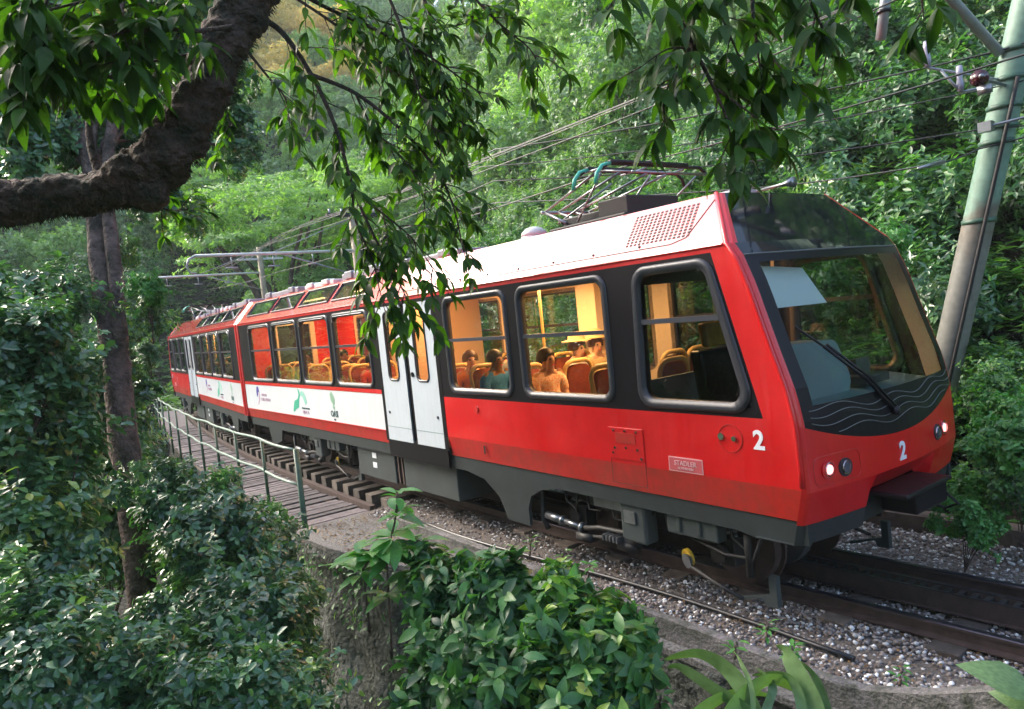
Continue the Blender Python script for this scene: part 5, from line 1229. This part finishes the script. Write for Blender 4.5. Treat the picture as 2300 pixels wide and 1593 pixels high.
def branch_leaves(line, r, twig_every=.09, twig_len=(.15, .4), L=.12, W=.036, hang=.55, start=.15, dens=1.0):
    "twigs with alternate drooping leaves along a branch; returns twig polylines and leaf data"
    pos, dd, nn, LL, tw = [], [], [], [], []
    acc = 0; tot = sum((b - a).length for a, b in zip(line, line[1:])); s = 0
    for a, b in zip(line, line[1:]):
        l = (b - a).length; s += l; acc += l
        if s / tot < start or acc < twig_every: continue
        acc = 0
        ax_ = (b - a).normalized(); n = 1 if r.random() > dens - 1 else 2
        for _ in range(n):
            side = Vector((r.gauss(0, 1), r.gauss(0, 1), r.gauss(0, 1))); side -= ax_ * side.dot(ax_); side.normalize()
            d = (ax_ * r.uniform(.3, 1.0) + side * r.uniform(.5, 1.0) + Vector((0, 0, -hang * r.uniform(.3, 1.2)))).normalized()
            tl = r.uniform(*twig_len); p = b.copy(); pts = [p.copy()]; m = int(tl / .035)
            for q in range(m):
                d = (d + Vector((0, 0, -.07)) + Vector((r.gauss(0, .06), r.gauss(0, .06), r.gauss(0, .06)))).normalized(); p = p + d * .035; pts.append(p.copy())
                sd = d.cross(Vector((0, 0, 1))).normalized() * (1 if q % 2 else -1)
                ld = (d * .9 + sd * r.uniform(.45, 1.3) + Vector((r.gauss(0, .25), r.gauss(0, .25), -.45 * r.random()))).normalized()
                if q > 0: pos.append(p.copy()); dd.append(ld); nn.append(Vector((r.gauss(0, .4), r.gauss(0, .4), 1))); LL.append(L * r.uniform(.6, 1.15))
            for q in range(r.choice((3, 4, 5))):
                an = r.uniform(0, 6.28); pd = Vector((math.cos(an), math.sin(an), -.2))
                pos.append(p.copy()); dd.append((d * .8 + pd * 1.0 + Vector((0, 0, -.25))).normalized()); nn.append(Vector((pd.x * -.5, pd.y * -.5, 1))); LL.append(L * r.uniform(.8, 1.25))
            tw.append(pts)
    return pos, dd, nn, LL, tw
def leafy_branches(root, lines, r, lm, nobj, Wr=.3, **kw):
    P, D, N, Ls = [], [], [], []; tw_mb = MB()
    bmb = []
    for ln, rad, opt in lines:
        pts = bez(ln); k = MB(); k.tube(pts, list(np.linspace(rad, rad * .25, len(pts))), 7)
        o = k.build('branch', M['bark'], root, True); o.matrix_parent_inverse = Matrix.Translation(-root.location)
        o2 = dict(kw); o2.update(opt)
        a, b, c, d, tw = branch_leaves(pts, r, **o2); P += a; D += b; N += c; Ls += d
        for t in tw: tw_mb.tube(t, list(np.linspace(.0035, .0015, len(t))), 4, False)
    o = tw_mb.build('twigs', M['bark'], root); o.matrix_parent_inverse = Matrix.Translation(-root.location); tag(o, kind='stuff')
    P = np.array(P); D = np.array(D); N = np.array(N); Ls = np.array(Ls)
    pos, m3 = leaf_frames(P, D, N, Ls, Ls * Wr)
    plant_of_leaves(root, pos, m3, LEAFH, lm, nobj)
# --- big overhanging tree
ot = empty('overhanging_tree', tuple(at(-300, 470, 3.6) - Vector((0, 0, 2.5)))); tag(ot, 'dark mossy tree with a thick bough curving across the upper left', 'tree')
OI = Matrix.Translation(-ot.location)
bough = [(-700, 560, 3.3), (-300, 480, 3.45), (-80, 462, 3.5), (0, 458, 3.5), (120, 440, 3.5), (240, 424, 3.5), (320, 392, 3.5), (385, 330, 3.5), (430, 250, 3.52), (470, 165, 3.55), (512, 80, 3.6), (560, 0, 3.65), (610, -90, 3.7), (700, -260, 3.8)]
wd = [150, 140, 128, 122, 112, 112, 150, 150, 138, 128, 128, 125, 120, 110]
pts = bez([at(*p) for p in bough], 22); rad = np.interp(np.linspace(0, len(bough) - 1, len(pts)), range(len(bough)), [w * .8 / 2 / FPX * p[2] for w, p in zip(wd, bough)])
def rough_tube(mb, pts, rad, n, amp, fr):
    b = len(mb.v); mb.tube(pts, list(rad), n)
    for i in range(b, len(mb.v)):
        v = Vector(mb.v[i]); c = pts[min((i - b) // n, len(pts) - 1)]; o = (v - c)
        mb.v[i] = tuple(c + o * (1 + amp * noise.noise(v * fr) + amp * .6 * noise.noise(v * fr * 3.1)))
k = MB(); rough_tube(k, pts, rad, 56, .3, 9); o = k.build('bough', M['bark'], ot, True); o.matrix_parent_inverse = OI
p0 = pts[0]; k = MB(); rough_tube(k, bez([p0 + Vector((.2, -.1, .05)), p0 + Vector((-.05, -.25, -.6)), p0 + Vector((-.15, -.35, -1.6)), (p0.x - .2, p0.y - .4, -1)], 10), [.18] * 31, 24, .15, 5); o = k.build('trunk', M['bark'], ot, True); o.matrix_parent_inverse = OI
for q in ((335, 425, 3.5, 50),):
    k = MB(); c = at(q[0], q[1], q[2]); r0 = q[3] / FPX * 3.5; rough_tube(k, [c + Vector((0, 0, -r0)), c + Vector((0, 0, -r0 * .6)), c, c + Vector((0, 0, r0 * .6)), c + Vector((0, 0, r0))], [r0 * .3, r0 * .9, r0, r0 * .85, r0 * .2], 18, .3, 8); o = k.build('knot', M['bark'], ot, True); o.matrix_parent_inverse = OI
# moss tufts
mv, mf = [], []; r = np.random.default_rng(5)
for i in range(3200):
    j = r.integers(8, len(pts) - 2); c = Vector(pts[j]).lerp(Vector(pts[j + 1]), r.random()); t = (pts[j + 1] - pts[j]).normalized()
    dn = Vector((r.normal() * .8, r.normal() * .8, -.9 + r.normal() * .7)); dn -= t * dn.dot(t); dn.normalize()
    s = c + dn * rad[j] * .97; e = s + (dn + Vector((0, 0, -.3)) + t * r.normal() * .4) * r.uniform(.008, .035); w = t * .0035
    b = len(mv); mv += [tuple(s - w), tuple(s + w), tuple(e)]; mf.append((b, b + 1, b + 2))
me = bpy.data.meshes.new('moss_tufts'); me.from_pydata(mv, [], mf); me.materials.append(M['moss']); o = link('moss_tufts', me, ot); o.matrix_parent_inverse = OI; tag(o, kind='stuff')
A = lambda *L: [at(*p) for p in L]
rb = random.Random(21)
lines = [
    (A((225, 400, 3.5), (203, 320, 3.55), (203, 250, 3.6), (238, 180, 3.6), (330, 142, 3.6), (430, 120, 3.6)), .022, dict(start=.55)),
    (A((540, 40, 3.7), (620, 60, 3.7), (700, 170, 3.7), (755, 290, 3.7), (792, 420, 3.7), (845, 540, 3.7), (890, 620, 3.7)), .017, dict(dens=1.6)),
    (A((700, 168, 3.7), (800, 210, 3.75), (900, 290, 3.8), (980, 380, 3.8), (1020, 470, 3.8), (1040, 560, 3.8)), .012, dict(dens=1.7)),
    (A((600, -60, 3.7), (720, 10, 3.7), (850, 70, 3.8), (970, 130, 3.8), (1080, 210, 3.9)), .013, dict(dens=1.8)),
    (A((900, -80, 3.9), (962, 20, 3.9), (968, 120, 3.9), (1000, 210, 3.9), (1035, 290, 3.9)), .012, dict(dens=1.7)),
    (A((1000, -80, 4.0), (1070, 0, 4.0), (1130, 60, 4.0), (1190, 110, 4.0), (1215, 160, 4.0)), .010, dict(dens=1.8)),
    (A((850, -60, 3.8), (900, 60, 3.8), (930, 170, 3.8), (960, 260, 3.8), (1000, 350, 3.8)), .010, dict(dens=1.4)),
    (A((795, 430, 3.7), (860, 480, 3.7), (930, 540, 3.7), (980, 620, 3.7)), .007, dict(dens=1.3, start=.1)),
    (A((790, 420, 3.7), (800, 500, 3.7), (835, 580, 3.7), (850, 640, 3.7), (865, 700, 3.7)), .007, dict(dens=1.2, start=.2)),
    (A((870, 590, 3.7), (900, 640, 3.7), (918, 685, 3.7)), .005, dict(dens=1.0, start=.3, L=.13)),
    (A((560, 120, 3.7), (600, 170, 3.7), (640, 220, 3.7), (650, 280, 3.7)), .008, dict(dens=1.3, start=.1)),
    (A((520, 60, 3.5), (430, 70, 3.3), (330, 60, 3.2), (220, 90, 3.1), (120, 110, 3.1), (20, 160, 3.1)), .012, dict(dens=2, L=.14)),
    (A((540, -60, 3.5), (400, -20, 3.3), (260, -10, 3.2), (120, 20, 3.1), (0, 60, 3.0)), .012, dict(dens=2, L=.15)),
    (A((330, 60, 3.2), (300, 120, 3.2), (240, 170, 3.2)), .006, dict(dens=1.8, L=.14, start=.05)),
    (A((120, -80, 2.9), (100, 20, 2.9), (60, 110, 2.9), (40, 170, 2.9)), .008, dict(dens=1.8, L=.15, start=.05)),
    (A((640, -20, 3.9), (760, 60, 3.9), (880, 160, 3.9), (960, 200, 3.9), (1060, 330, 4.0)), .009, dict(dens=1.6)),
    (A((700, -60, 4.1), (800, 20, 4.1), (900, 60, 4.1), (1010, 60, 4.1), (1110, 30, 4.1)), .009, dict(dens=1.6)),
    (A((800, 215, 3.8), (840, 290, 3.8), (900, 350, 3.8), (960, 430, 3.8)), .007, dict(dens=1.5, start=.05)),
    (A((480, 200, 3.7), (510, 250, 3.8), (520, 300, 3.8)), .006, dict(dens=1.2, start=.1, L=.09)),
    (A((330, 440, 3.7), (370, 470, 3.9), (420, 470, 3.9)), .006, dict(dens=1.6, start=.1, L=.09)),
]
leafy_branches(ot, lines, rb, LM['near'], 300, Wr=.34, L=.1, twig_every=.042, twig_len=(.08, .27), hang=.2)
k = MB(); k.tube(bez([pts[-1], at(1000, -380, 3.9), at(1500, -330, 3.4), at(2100, -300, 3.0)]), .06, 10); o = k.build('upper_limb', M['bark'], ot, True); o.matrix_parent_inverse = OI
for a, b in (((850, -60, 3.8), (760, -290, 3.85)), ((900, -80, 3.9), (900, -340, 3.9)), ((1000, -80, 4.0), (1050, -375, 3.85)), ((120, -80, 2.9), (-100, -200, 3.2)), ((-100, -200, 3.2), (-300, 430, 3.45))):
    k = MB(); k.tube(bez([at(*b), at(*a)]), .012, 7); o = k.build('branch', M['bark'], ot, True); o.matrix_parent_inverse = OI
rbx = empty('hanging_branch', tuple(at(1560, -60, 2.9))); tag(rbx, 'dark leafy branch hanging into the top right in front of the cab roof', 'branch')
lines = [
    (A((1470, -130, 2.9), (1510, 0, 2.9), (1560, 110, 2.9), (1600, 190, 2.9), (1630, 260, 2.9), (1645, 330, 2.9)), .013, dict(dens=1.9)),
    (A((1700, -120, 2.9), (1690, 0, 2.9), (1700, 100, 2.9), (1715, 200, 2.9)), .011, dict(dens=2)),
    (A((1420, -120, 2.9), (1390, -20, 2.9), (1350, 40, 2.9)), .008, dict(dens=1.8)),
    (A((1560, 100, 2.9), (1520, 150, 2.9), (1490, 230, 2.9), (1500, 290, 2.9)), .007, dict(dens=1.5, start=.1)),
    (A((1790, -110, 2.9), (1820, 0, 2.9), (1850, 70, 2.9), (1860, 120, 2.9)), .009, dict(dens=1.7)),
    (A((1600, -120, 2.9), (1610, 0, 2.9), (1640, 80, 2.9), (1670, 150, 2.9)), .009, dict(dens=1.9)),
    (A((1700, 90, 2.9), (1760, 160, 2.9), (1800, 210, 2.9)), .006, dict(dens=1.6, start=.1)),
    (A((1610, 200, 2.9), (1680, 250, 2.9), (1740, 300, 2.9)), .006, dict(dens=1.6, start=.1)),
    (A((1560, 110, 2.9), (1500, 110, 2.9), (1440, 150, 2.9)), .006, dict(dens=1.4, start=.1)),
    (A((2040, -120, 2.9), (2065, -30, 2.9), (2075, 40, 2.9)), .008, dict(dens=1.3)),
    (A((1960, -120, 2.9), (1920, -40, 2.9), (1890, 30, 2.9)), .008, dict(dens=1.3)),
    (A((1640, 300, 2.9), (1648, 350, 2.9), (1652, 395, 2.9)), .005, dict(dens=1.0, start=.3)),
]
leafy_branches(rbx, lines, random.Random(5), LM['near'], 300, Wr=.33, L=.14, twig_every=.075, twig_len=(.05, .17), hang=.2)
# --- slender tree on the left
st = empty('slender_tree', tuple(at(320, 1360, 8) - Vector((0, 0, 2.5)))); tag(st, 'slender tree with a forked reddish grey trunk standing left of the bridge', 'tree')
SI = Matrix.Translation(-st.location)
main = [(325, 1700, 8), (318, 1345, 8), (300, 1150, 8), (275, 950, 8.05), (262, 820, 8.1), (245, 700, 8.2), (225, 560, 8.3), (215, 440, 8.4), (185, 250, 8.6), (165, 60, 8.8), (150, -150, 9)]
pts2 = bez([at(*p) for p in main], 6); r2 = np.interp(np.linspace(0, 10, len(pts2)), range(11), [.17, .15, .145, .15, .14, .14, .13, .12, .09, .07, .05])
k = MB(); rough_tube(k, pts2, r2, 20, .16, 4); o = k.build('trunk', M['bark2'], st, True); o.matrix_parent_inverse = SI
k = MB(); pf = bez([at(272, 900, 8.1), at(268, 760, 8.1), at(262, 640, 8.15), at(248, 520, 8.2), at(240, 400, 8.3), at(260, 200, 8.6), at(270, -50, 8.8)], 6); rough_tube(k, pf, np.linspace(.1, .05, len(pf)), 14, .16, 4); o = k.build('fork', M['bark2'], st, True); o.matrix_parent_inverse = SI
cr_pts = [(100, 240, 8.8, .7), (60, 360, 8.6, .6), (200, 300, 9, .5), (20, 130, 8.5, .7), (330, 330, 9.2, .4), (350, 450, 9.2, .35), (450, 170, 9.5, .6), (520, 330, 10, .5), (400, 470, 9.5, .35), (250, 60, 9, .7), (420, 20, 9.2, .6)]
for i, (px, py, d, r) in enumerate(cr_pts):
    a = mk_link('crown', SHRUB[i % 4][0], st, LM['shrub']); a.location = at(px, py, d) - st.location; a.scale = (r,) * 3; a.rotation_euler.z = i
    k = MB(); c = at(px, py, d); s0 = pts2[min(len(pts2) - 8, 44)]; k.tube(bez([s0, s0.lerp(c, .5) + Vector((0, 0, .2)), c]), [.03] * 8 + [.02] * 8 + [.01], 7); o = k.build('branch', M['bark2'], st, True); o.matrix_parent_inverse = SI
# --- foreground bushes under the kerb
FB = [('leafy_bush', 'broad bush of ribbed green leaves in front of the kerb, centre bottom', [(1000, 1350, 5.7, .26), (1060, 1330, 5.5, .25), (1150, 1340, 5.4, .27), (1010, 1480, 5.3, .32), (1120, 1450, 5.2, .34), (990, 1590, 5.0, .3), (1110, 1580, 4.8, .34), (960, 1300, 5.9, .2)], 31),
      ('leafy_bush', 'bush of yellow-edged green leaves beside the bare stretch of kerb', [(1240, 1370, 5.2, .25), (1340, 1420, 5.0, .24), (1250, 1480, 4.9, .32), (1370, 1510, 4.8, .28), (1240, 1590, 4.7, .32), (1370, 1600, 4.6, .3), (1260, 1330, 5.5, .16), (1400, 1440, 5.1, .16)], 32)]
for nm, lab, blobs, seed in FB:
    base_ = at(blobs[3][0], 1640, 5.0); root = empty(nm, tuple(base_)); tag(root, lab, 'bush')
    PP, MM = [], []
    st_ = MB()
    for j, (px, py, d, r) in enumerate(blobs):
        (p, q), c = crown_leaves(seed * 10 + j, 170, 5, .15 / r, .07 / r, clumps=9, ell=(1.0, 1.0, .75), up=.25, inner=.8, cr=(.2, .5), shoots=7)
        C0 = at(px, py, d); PP.append(p * r + np.array(C0)); MM.append(q * r)
        for cc in c[:5]: st_.tube([base_ - Vector((0, 0, 1)), base_.lerp(C0, .6), C0 + Vector(cc) * r], [.02, .014, .005], 5, False)
    o = st_.build('stems', M['bark2'], root); o.matrix_parent_inverse = Matrix.Translation(-root.location)
    plant_of_leaves(root, np.vstack(PP), np.vstack(MM), LEAFH, LM['bush'], 300)
# ground cover under the bushes and beyond
def ground_cover(name, n, xr, tr, seed, L, lm, zoff=(.0, .35)):
    r = np.random.default_rng(seed); xs = r.uniform(*xr, n); ts = r.uniform(*tr, n)
    P = np.array([(a, yc(a) + b, G(a, yc(a) + b)) for a, b in zip(xs, ts)]); P[:, 2] += r.uniform(*zoff, n)
    nl = 6; pos = np.repeat(P, nl, 0); an = r.uniform(0, 6.28, n * nl); dv = np.stack([np.cos(an), np.sin(an), r.uniform(-.2, .6, n * nl)], 1)
    nn = np.stack([-.4 * np.cos(an), -.4 * np.sin(an), np.ones(n * nl)], 1); s = r.uniform(.6, 1.2, n * nl) * L
    p, q = leaf_frames(pos, dv, nn, s, s * .42); o = link(name, leaf_mesh(name, p, q, lm)); tag(o, kind='stuff')
ground_cover('undergrowth', 26000, (-22, 3), (-9, -2.3), 8, .12, LM['shrub'], (0, .5))
ground_cover('bank_undergrowth', 52000, (-34, 6), (2.4, 18), 9, .2, LM['bank'], (0, .45))
ground_cover('hill_undergrowth', 30000, (-120, -34), (-30, 60), 10, .5, LM['midg'], (0, 1.2))
# --- saplings and weeds, leaf by leaf
def rosette_plant(name, label, cat, base_, tiers, lm, seed, L, Wr=.42, nobj=120):
    r = random.Random(seed); root = empty(name, tuple(base_)); tag(root, label, cat)
    P, D, N, S = [], [], [], []; k = MB()
    prev = Vector(base_)
    for c, n, sc_ in tiers:
        c = Vector(c); k.tube([prev, prev.lerp(c, .5) + Vector((.01, 0, 0)), c], [.012, .01, .007], 6); 
        for q in range(n):
            an = q * 2.4 + r.uniform(-.3, .3); el = r.uniform(-.35, .5)
            d = Vector((math.cos(an) * math.cos(el), math.sin(an) * math.cos(el), math.sin(el)))
            P.append(c + d * .02 - Vector((0, 0, .02 * (q % 3)))); D.append(d); N.append(Vector((-.4 * d.x + r.gauss(0, .2), -.4 * d.y + r.gauss(0, .2), 1))); S.append(L * sc_ * r.uniform(.65, 1.15))
        prev = c
    o = k.build('stem', M['bark2'], root, True); o.matrix_parent_inverse = Matrix.Translation(-root.location)
    S = np.array(S); pos, m3 = leaf_frames(np.array(P), np.array(D), np.array(N), S, S * Wr); plant_of_leaves(root, pos, m3, LEAFH, lm, nobj)
a6 = lambda px, py, d=6.0: at(px, py, d)
rosette_plant('young_plant', 'tall fresh green plant with tiers of broad leaves rising against the underframe', 'plant', a6(880, 1480), [(a6(872, 1330), 8, 1), (a6(868, 1250), 12, 1.1), (a6(880, 1200), 12, 1.1), (a6(890, 1150), 10, .9), (a6(893, 1105), 7, .7)], LM['plant'], 3, .27)
rosette_plant('young_plant', 'broad leaved plant spilling over the wall corner left of the tall fresh one', 'plant', a6(830, 1420), [(a6(815, 1280), 10, 1.1), (a6(840, 1235), 12, 1.1), (a6(800, 1240), 6, 1.0)], LM['plant'], 4, .28)
rosette_plant('young_plant', 'low leafy plant below the tall fresh one at the bush edge', 'plant', a6(930, 1480), [(a6(925, 1280), 12, .9), (a6(945, 1215), 10, .9), (a6(900, 1230), 8, .9)], LM['plant'], 5, .24)
for (px, py, n, L, lab) in ((1190, 1208, 9, .07, 'small weed on the gravel edge below the bogie'), (1262, 1240, 8, .07, 'small two-leaved weed poking above the bushes'), (1720, 1400, 14, .075, 'leafy weed in the gravel near the second bare sleeper'), (1775, 1450, 16, .08, 'yellow-green weed leaning over the kerb'), (2020, 1500, 12, .06, 'little weed at the kerb near the last bare sleeper'), (1320, 1265, 9, .08, 'yellow-green shoot at the top of the bushes'), (740, 1215, 14, .06, 'pale weed on the wall corner'), (2075, 1545, 8, .06, 'weed hanging below the kerb at the lower right'), (1940, 1580, 14, .09, 'small leafed plant below the kerb bend'), (1480, 1560, 12, .09, 'sparse plant between the bush and the strap leaves'), (1650, 1440, 10, .08, 'dark leaves against the kerb side')):
    d0 = 10.5 if px == 740 else (7.0 if py < 1300 else 5.0)
    rosette_plant('weed', lab, 'weed', at(px, py + 40, d0), [(at(px, py + 15, d0), n // 2, 1), (at(px + 4, py, d0), n - n // 2, .9)], LM['plant'], len(lab), L * (d0 / 5.0) * 1.1, .4)
# --- strap leaved plant
sp_ = empty('strap_leaved_plant', tuple(at(1740, 1690, 4.2))); tag(sp_, 'long arching strap leaves in front of the kerb at the bottom edge', 'plant')
def strap(pts, w, m):
    pts = bez(pts, 7); n = len(pts); V_, F_ = [], []
    for i, p in enumerate(pts):
        t = i / (n - 1); d = (pts[min(i + 1, n - 1)] - pts[max(i - 1, 0)]).normalized(); vd = (p - Vector(CAM)).normalized()
        s = (d.cross(Vector((0, 0, 1))) * .55 + d.cross(vd) * .75).normalized(); ww = w * (math.sin(math.pi * min(1, .12 + t * .88)) ** .7)
        V_ += [p + s * ww / 2, p - Vector((0, 0, w * .14)), p - s * ww / 2]
        if i: a = (i - 1) * 3; F_ += [(a, a + 1, a + 4, a + 3), (a + 1, a + 2, a + 5, a + 4)]
    k = MB(); k.add(V_, F_); o = k.build('leaf', m, sp_, True); o.matrix_parent_inverse = Matrix.Translation(-sp_.location)
SM = leaf_mat('strap_leaf', [(0, (.09, .17, .07)), (1, (.16, .26, .1))], .4, .2)
for L_, w in (([(1730, 1690), (1690, 1590), (1640, 1510), (1570, 1468), (1492, 1480)], .11), ([(1740, 1690), (1680, 1600), (1600, 1545), (1530, 1500), (1500, 1498)], .09), ([(1600, 1700), (1650, 1590), (1720, 1530), (1790, 1545), (1860, 1620)], .12), ([(1850, 1690), (1830, 1590), (1790, 1510), (1760, 1460), (1748, 1452)], .12),
              ([(1700, 1690), (1720, 1600), (1735, 1540), (1700, 1500)], .06), ([(1760, 1690), (1800, 1600), (1770, 1520), (1690, 1515)], .06), ([(1500, 1700), (1560, 1610), (1640, 1560), (1730, 1560)], .1), ([(1870, 1700), (1860, 1600), (1830, 1520), (1790, 1480)], .05), ([(1690, 1700), (1690, 1560), (1665, 1490), (1645, 1458)], .03)):
    strap([at(a, b, 4.1 + .1 * i) for i, (a, b) in enumerate(L_)], w, SM)
bl = empty('big_leaf_plant', tuple(at(2330, 1620, 3.6))); tag(bl, 'large pale jagged leaf at the lower right corner', 'plant')
pos, m3 = leaf_frames(np.array([at(2330, 1570, 3.6), at(2335, 1600, 3.6)]), np.array([at(2180, 1490, 3.7) - at(2330, 1570, 3.6), at(2250, 1560, 3.7) - at(2335, 1600, 3.6)]), np.array([(-.2, -.5, 1), (0, -.6, 1)]), np.array([.36, .22]), np.array([.2, .12]))
plant_of_leaves(bl, pos, m3, LEAFH, SM, 2)

# --- leaf litter, creepers on the wall
def litter(name, n, xr, tr, zf, seed, L=.035):
    r = np.random.default_rng(seed); xs = r.uniform(*xr, n); ts = r.uniform(*tr, n); P = np.array([tp(a, b, zf(a, b)) for a, b in zip(xs, ts)])
    an = r.uniform(0, 6.28, n); dv = np.stack([np.cos(an), np.sin(an), r.uniform(-.1, .25, n)], 1); nn = np.stack([r.normal(size=n) * .3, r.normal(size=n) * .3, np.ones(n)], 1); s_ = r.uniform(.5, 1.3, n) * L
    p, q = leaf_frames(P, dv, nn, s_, s_ * .5); o = link(name, leaf_mesh(name, p, q, LIT)); tag(o, kind='stuff')
LIT = leaf_mat('dead_leaf', [(0, (.07, .035, .015)), (.5, (.16, .08, .03)), (.85, (.26, .16, .06)), (1, (.35, .32, .08))], .7, .1)
litter('fallen_leaves', 900, (-7.5, 2.5), (-1.55, -.6), lambda a, b: -.135, 41)
litter('ledge_leaves', 500, (-7.5, -5.2), (-2.5, -1.66), lambda a, b: -.178, 42, .05)
litter('verge_leaves', 500, (-6, 3), (1.0, 1.95), lambda a, b: -.135, 43)
litter('walkway_leaves', 160, (-18, -7.8), (-2.35, -1.3), lambda a, b: -.27, 44, .045)
r = np.random.default_rng(51); n = 2600
cx_ = r.uniform(-7.6, -2.2, n); cz_ = -.25 - 4.2 * r.random(n) ** 1.3
keep = np.array([noise.noise(Vector((a * 1.3, 0, b * 1.1))) + .25 * r.random() > .12 for a, b in zip(cx_, cz_)]); cx_ = cx_[keep]; cz_ = cz_[keep]; n = len(cx_)
cy_ = np.interp(cx_, [-7.6, -6.4, -5.4, -4.2, -3, -1.5], [-2.66, -2.6, -2.4, -2.05, -1.8, -1.72]) - r.uniform(.08, .3, n)
dv = np.stack([r.normal(size=n) * .7, -np.abs(r.normal(size=n)) * .6, -.6 + r.normal(size=n) * .5], 1); nn = np.stack([r.normal(size=n) * .3, -np.ones(n), np.full(n, .8)], 1); s_ = r.uniform(.04, .12, n)
p, q = leaf_frames(np.stack([cx_, cy_, cz_], 1), dv, nn, s_, s_ * .5); o = link('wall_creeper', leaf_mesh('wall_creeper', p, q, LM['bush'], LEAF8)); tag(o, kind='stuff')
# --- trees of the near slope that surround the viewpoint (seen only in the paint and the glass)
for i, (x, y, z, r_) in enumerate([(-9, -17, 0, 3.6), (-3, -15, 1, 3.8), (3, -16, 1.5, 4.2), (9, -14, 2, 4), (-15, -18, 0, 4), (-8, -24, 4, 5.5), (-1, -22, 4, 5), (7, -21, 5, 5), (14, -17, 3, 5), (-17, -25, 3, 5.5), (0, -16, 6, 4)]):
    put_tree(x, y, r_, LM['bank'], TREE[i % 4], 'leafy tree on the near slope around the viewpoint, outside the picture', 'trees around the viewpoint', z, 1.1)
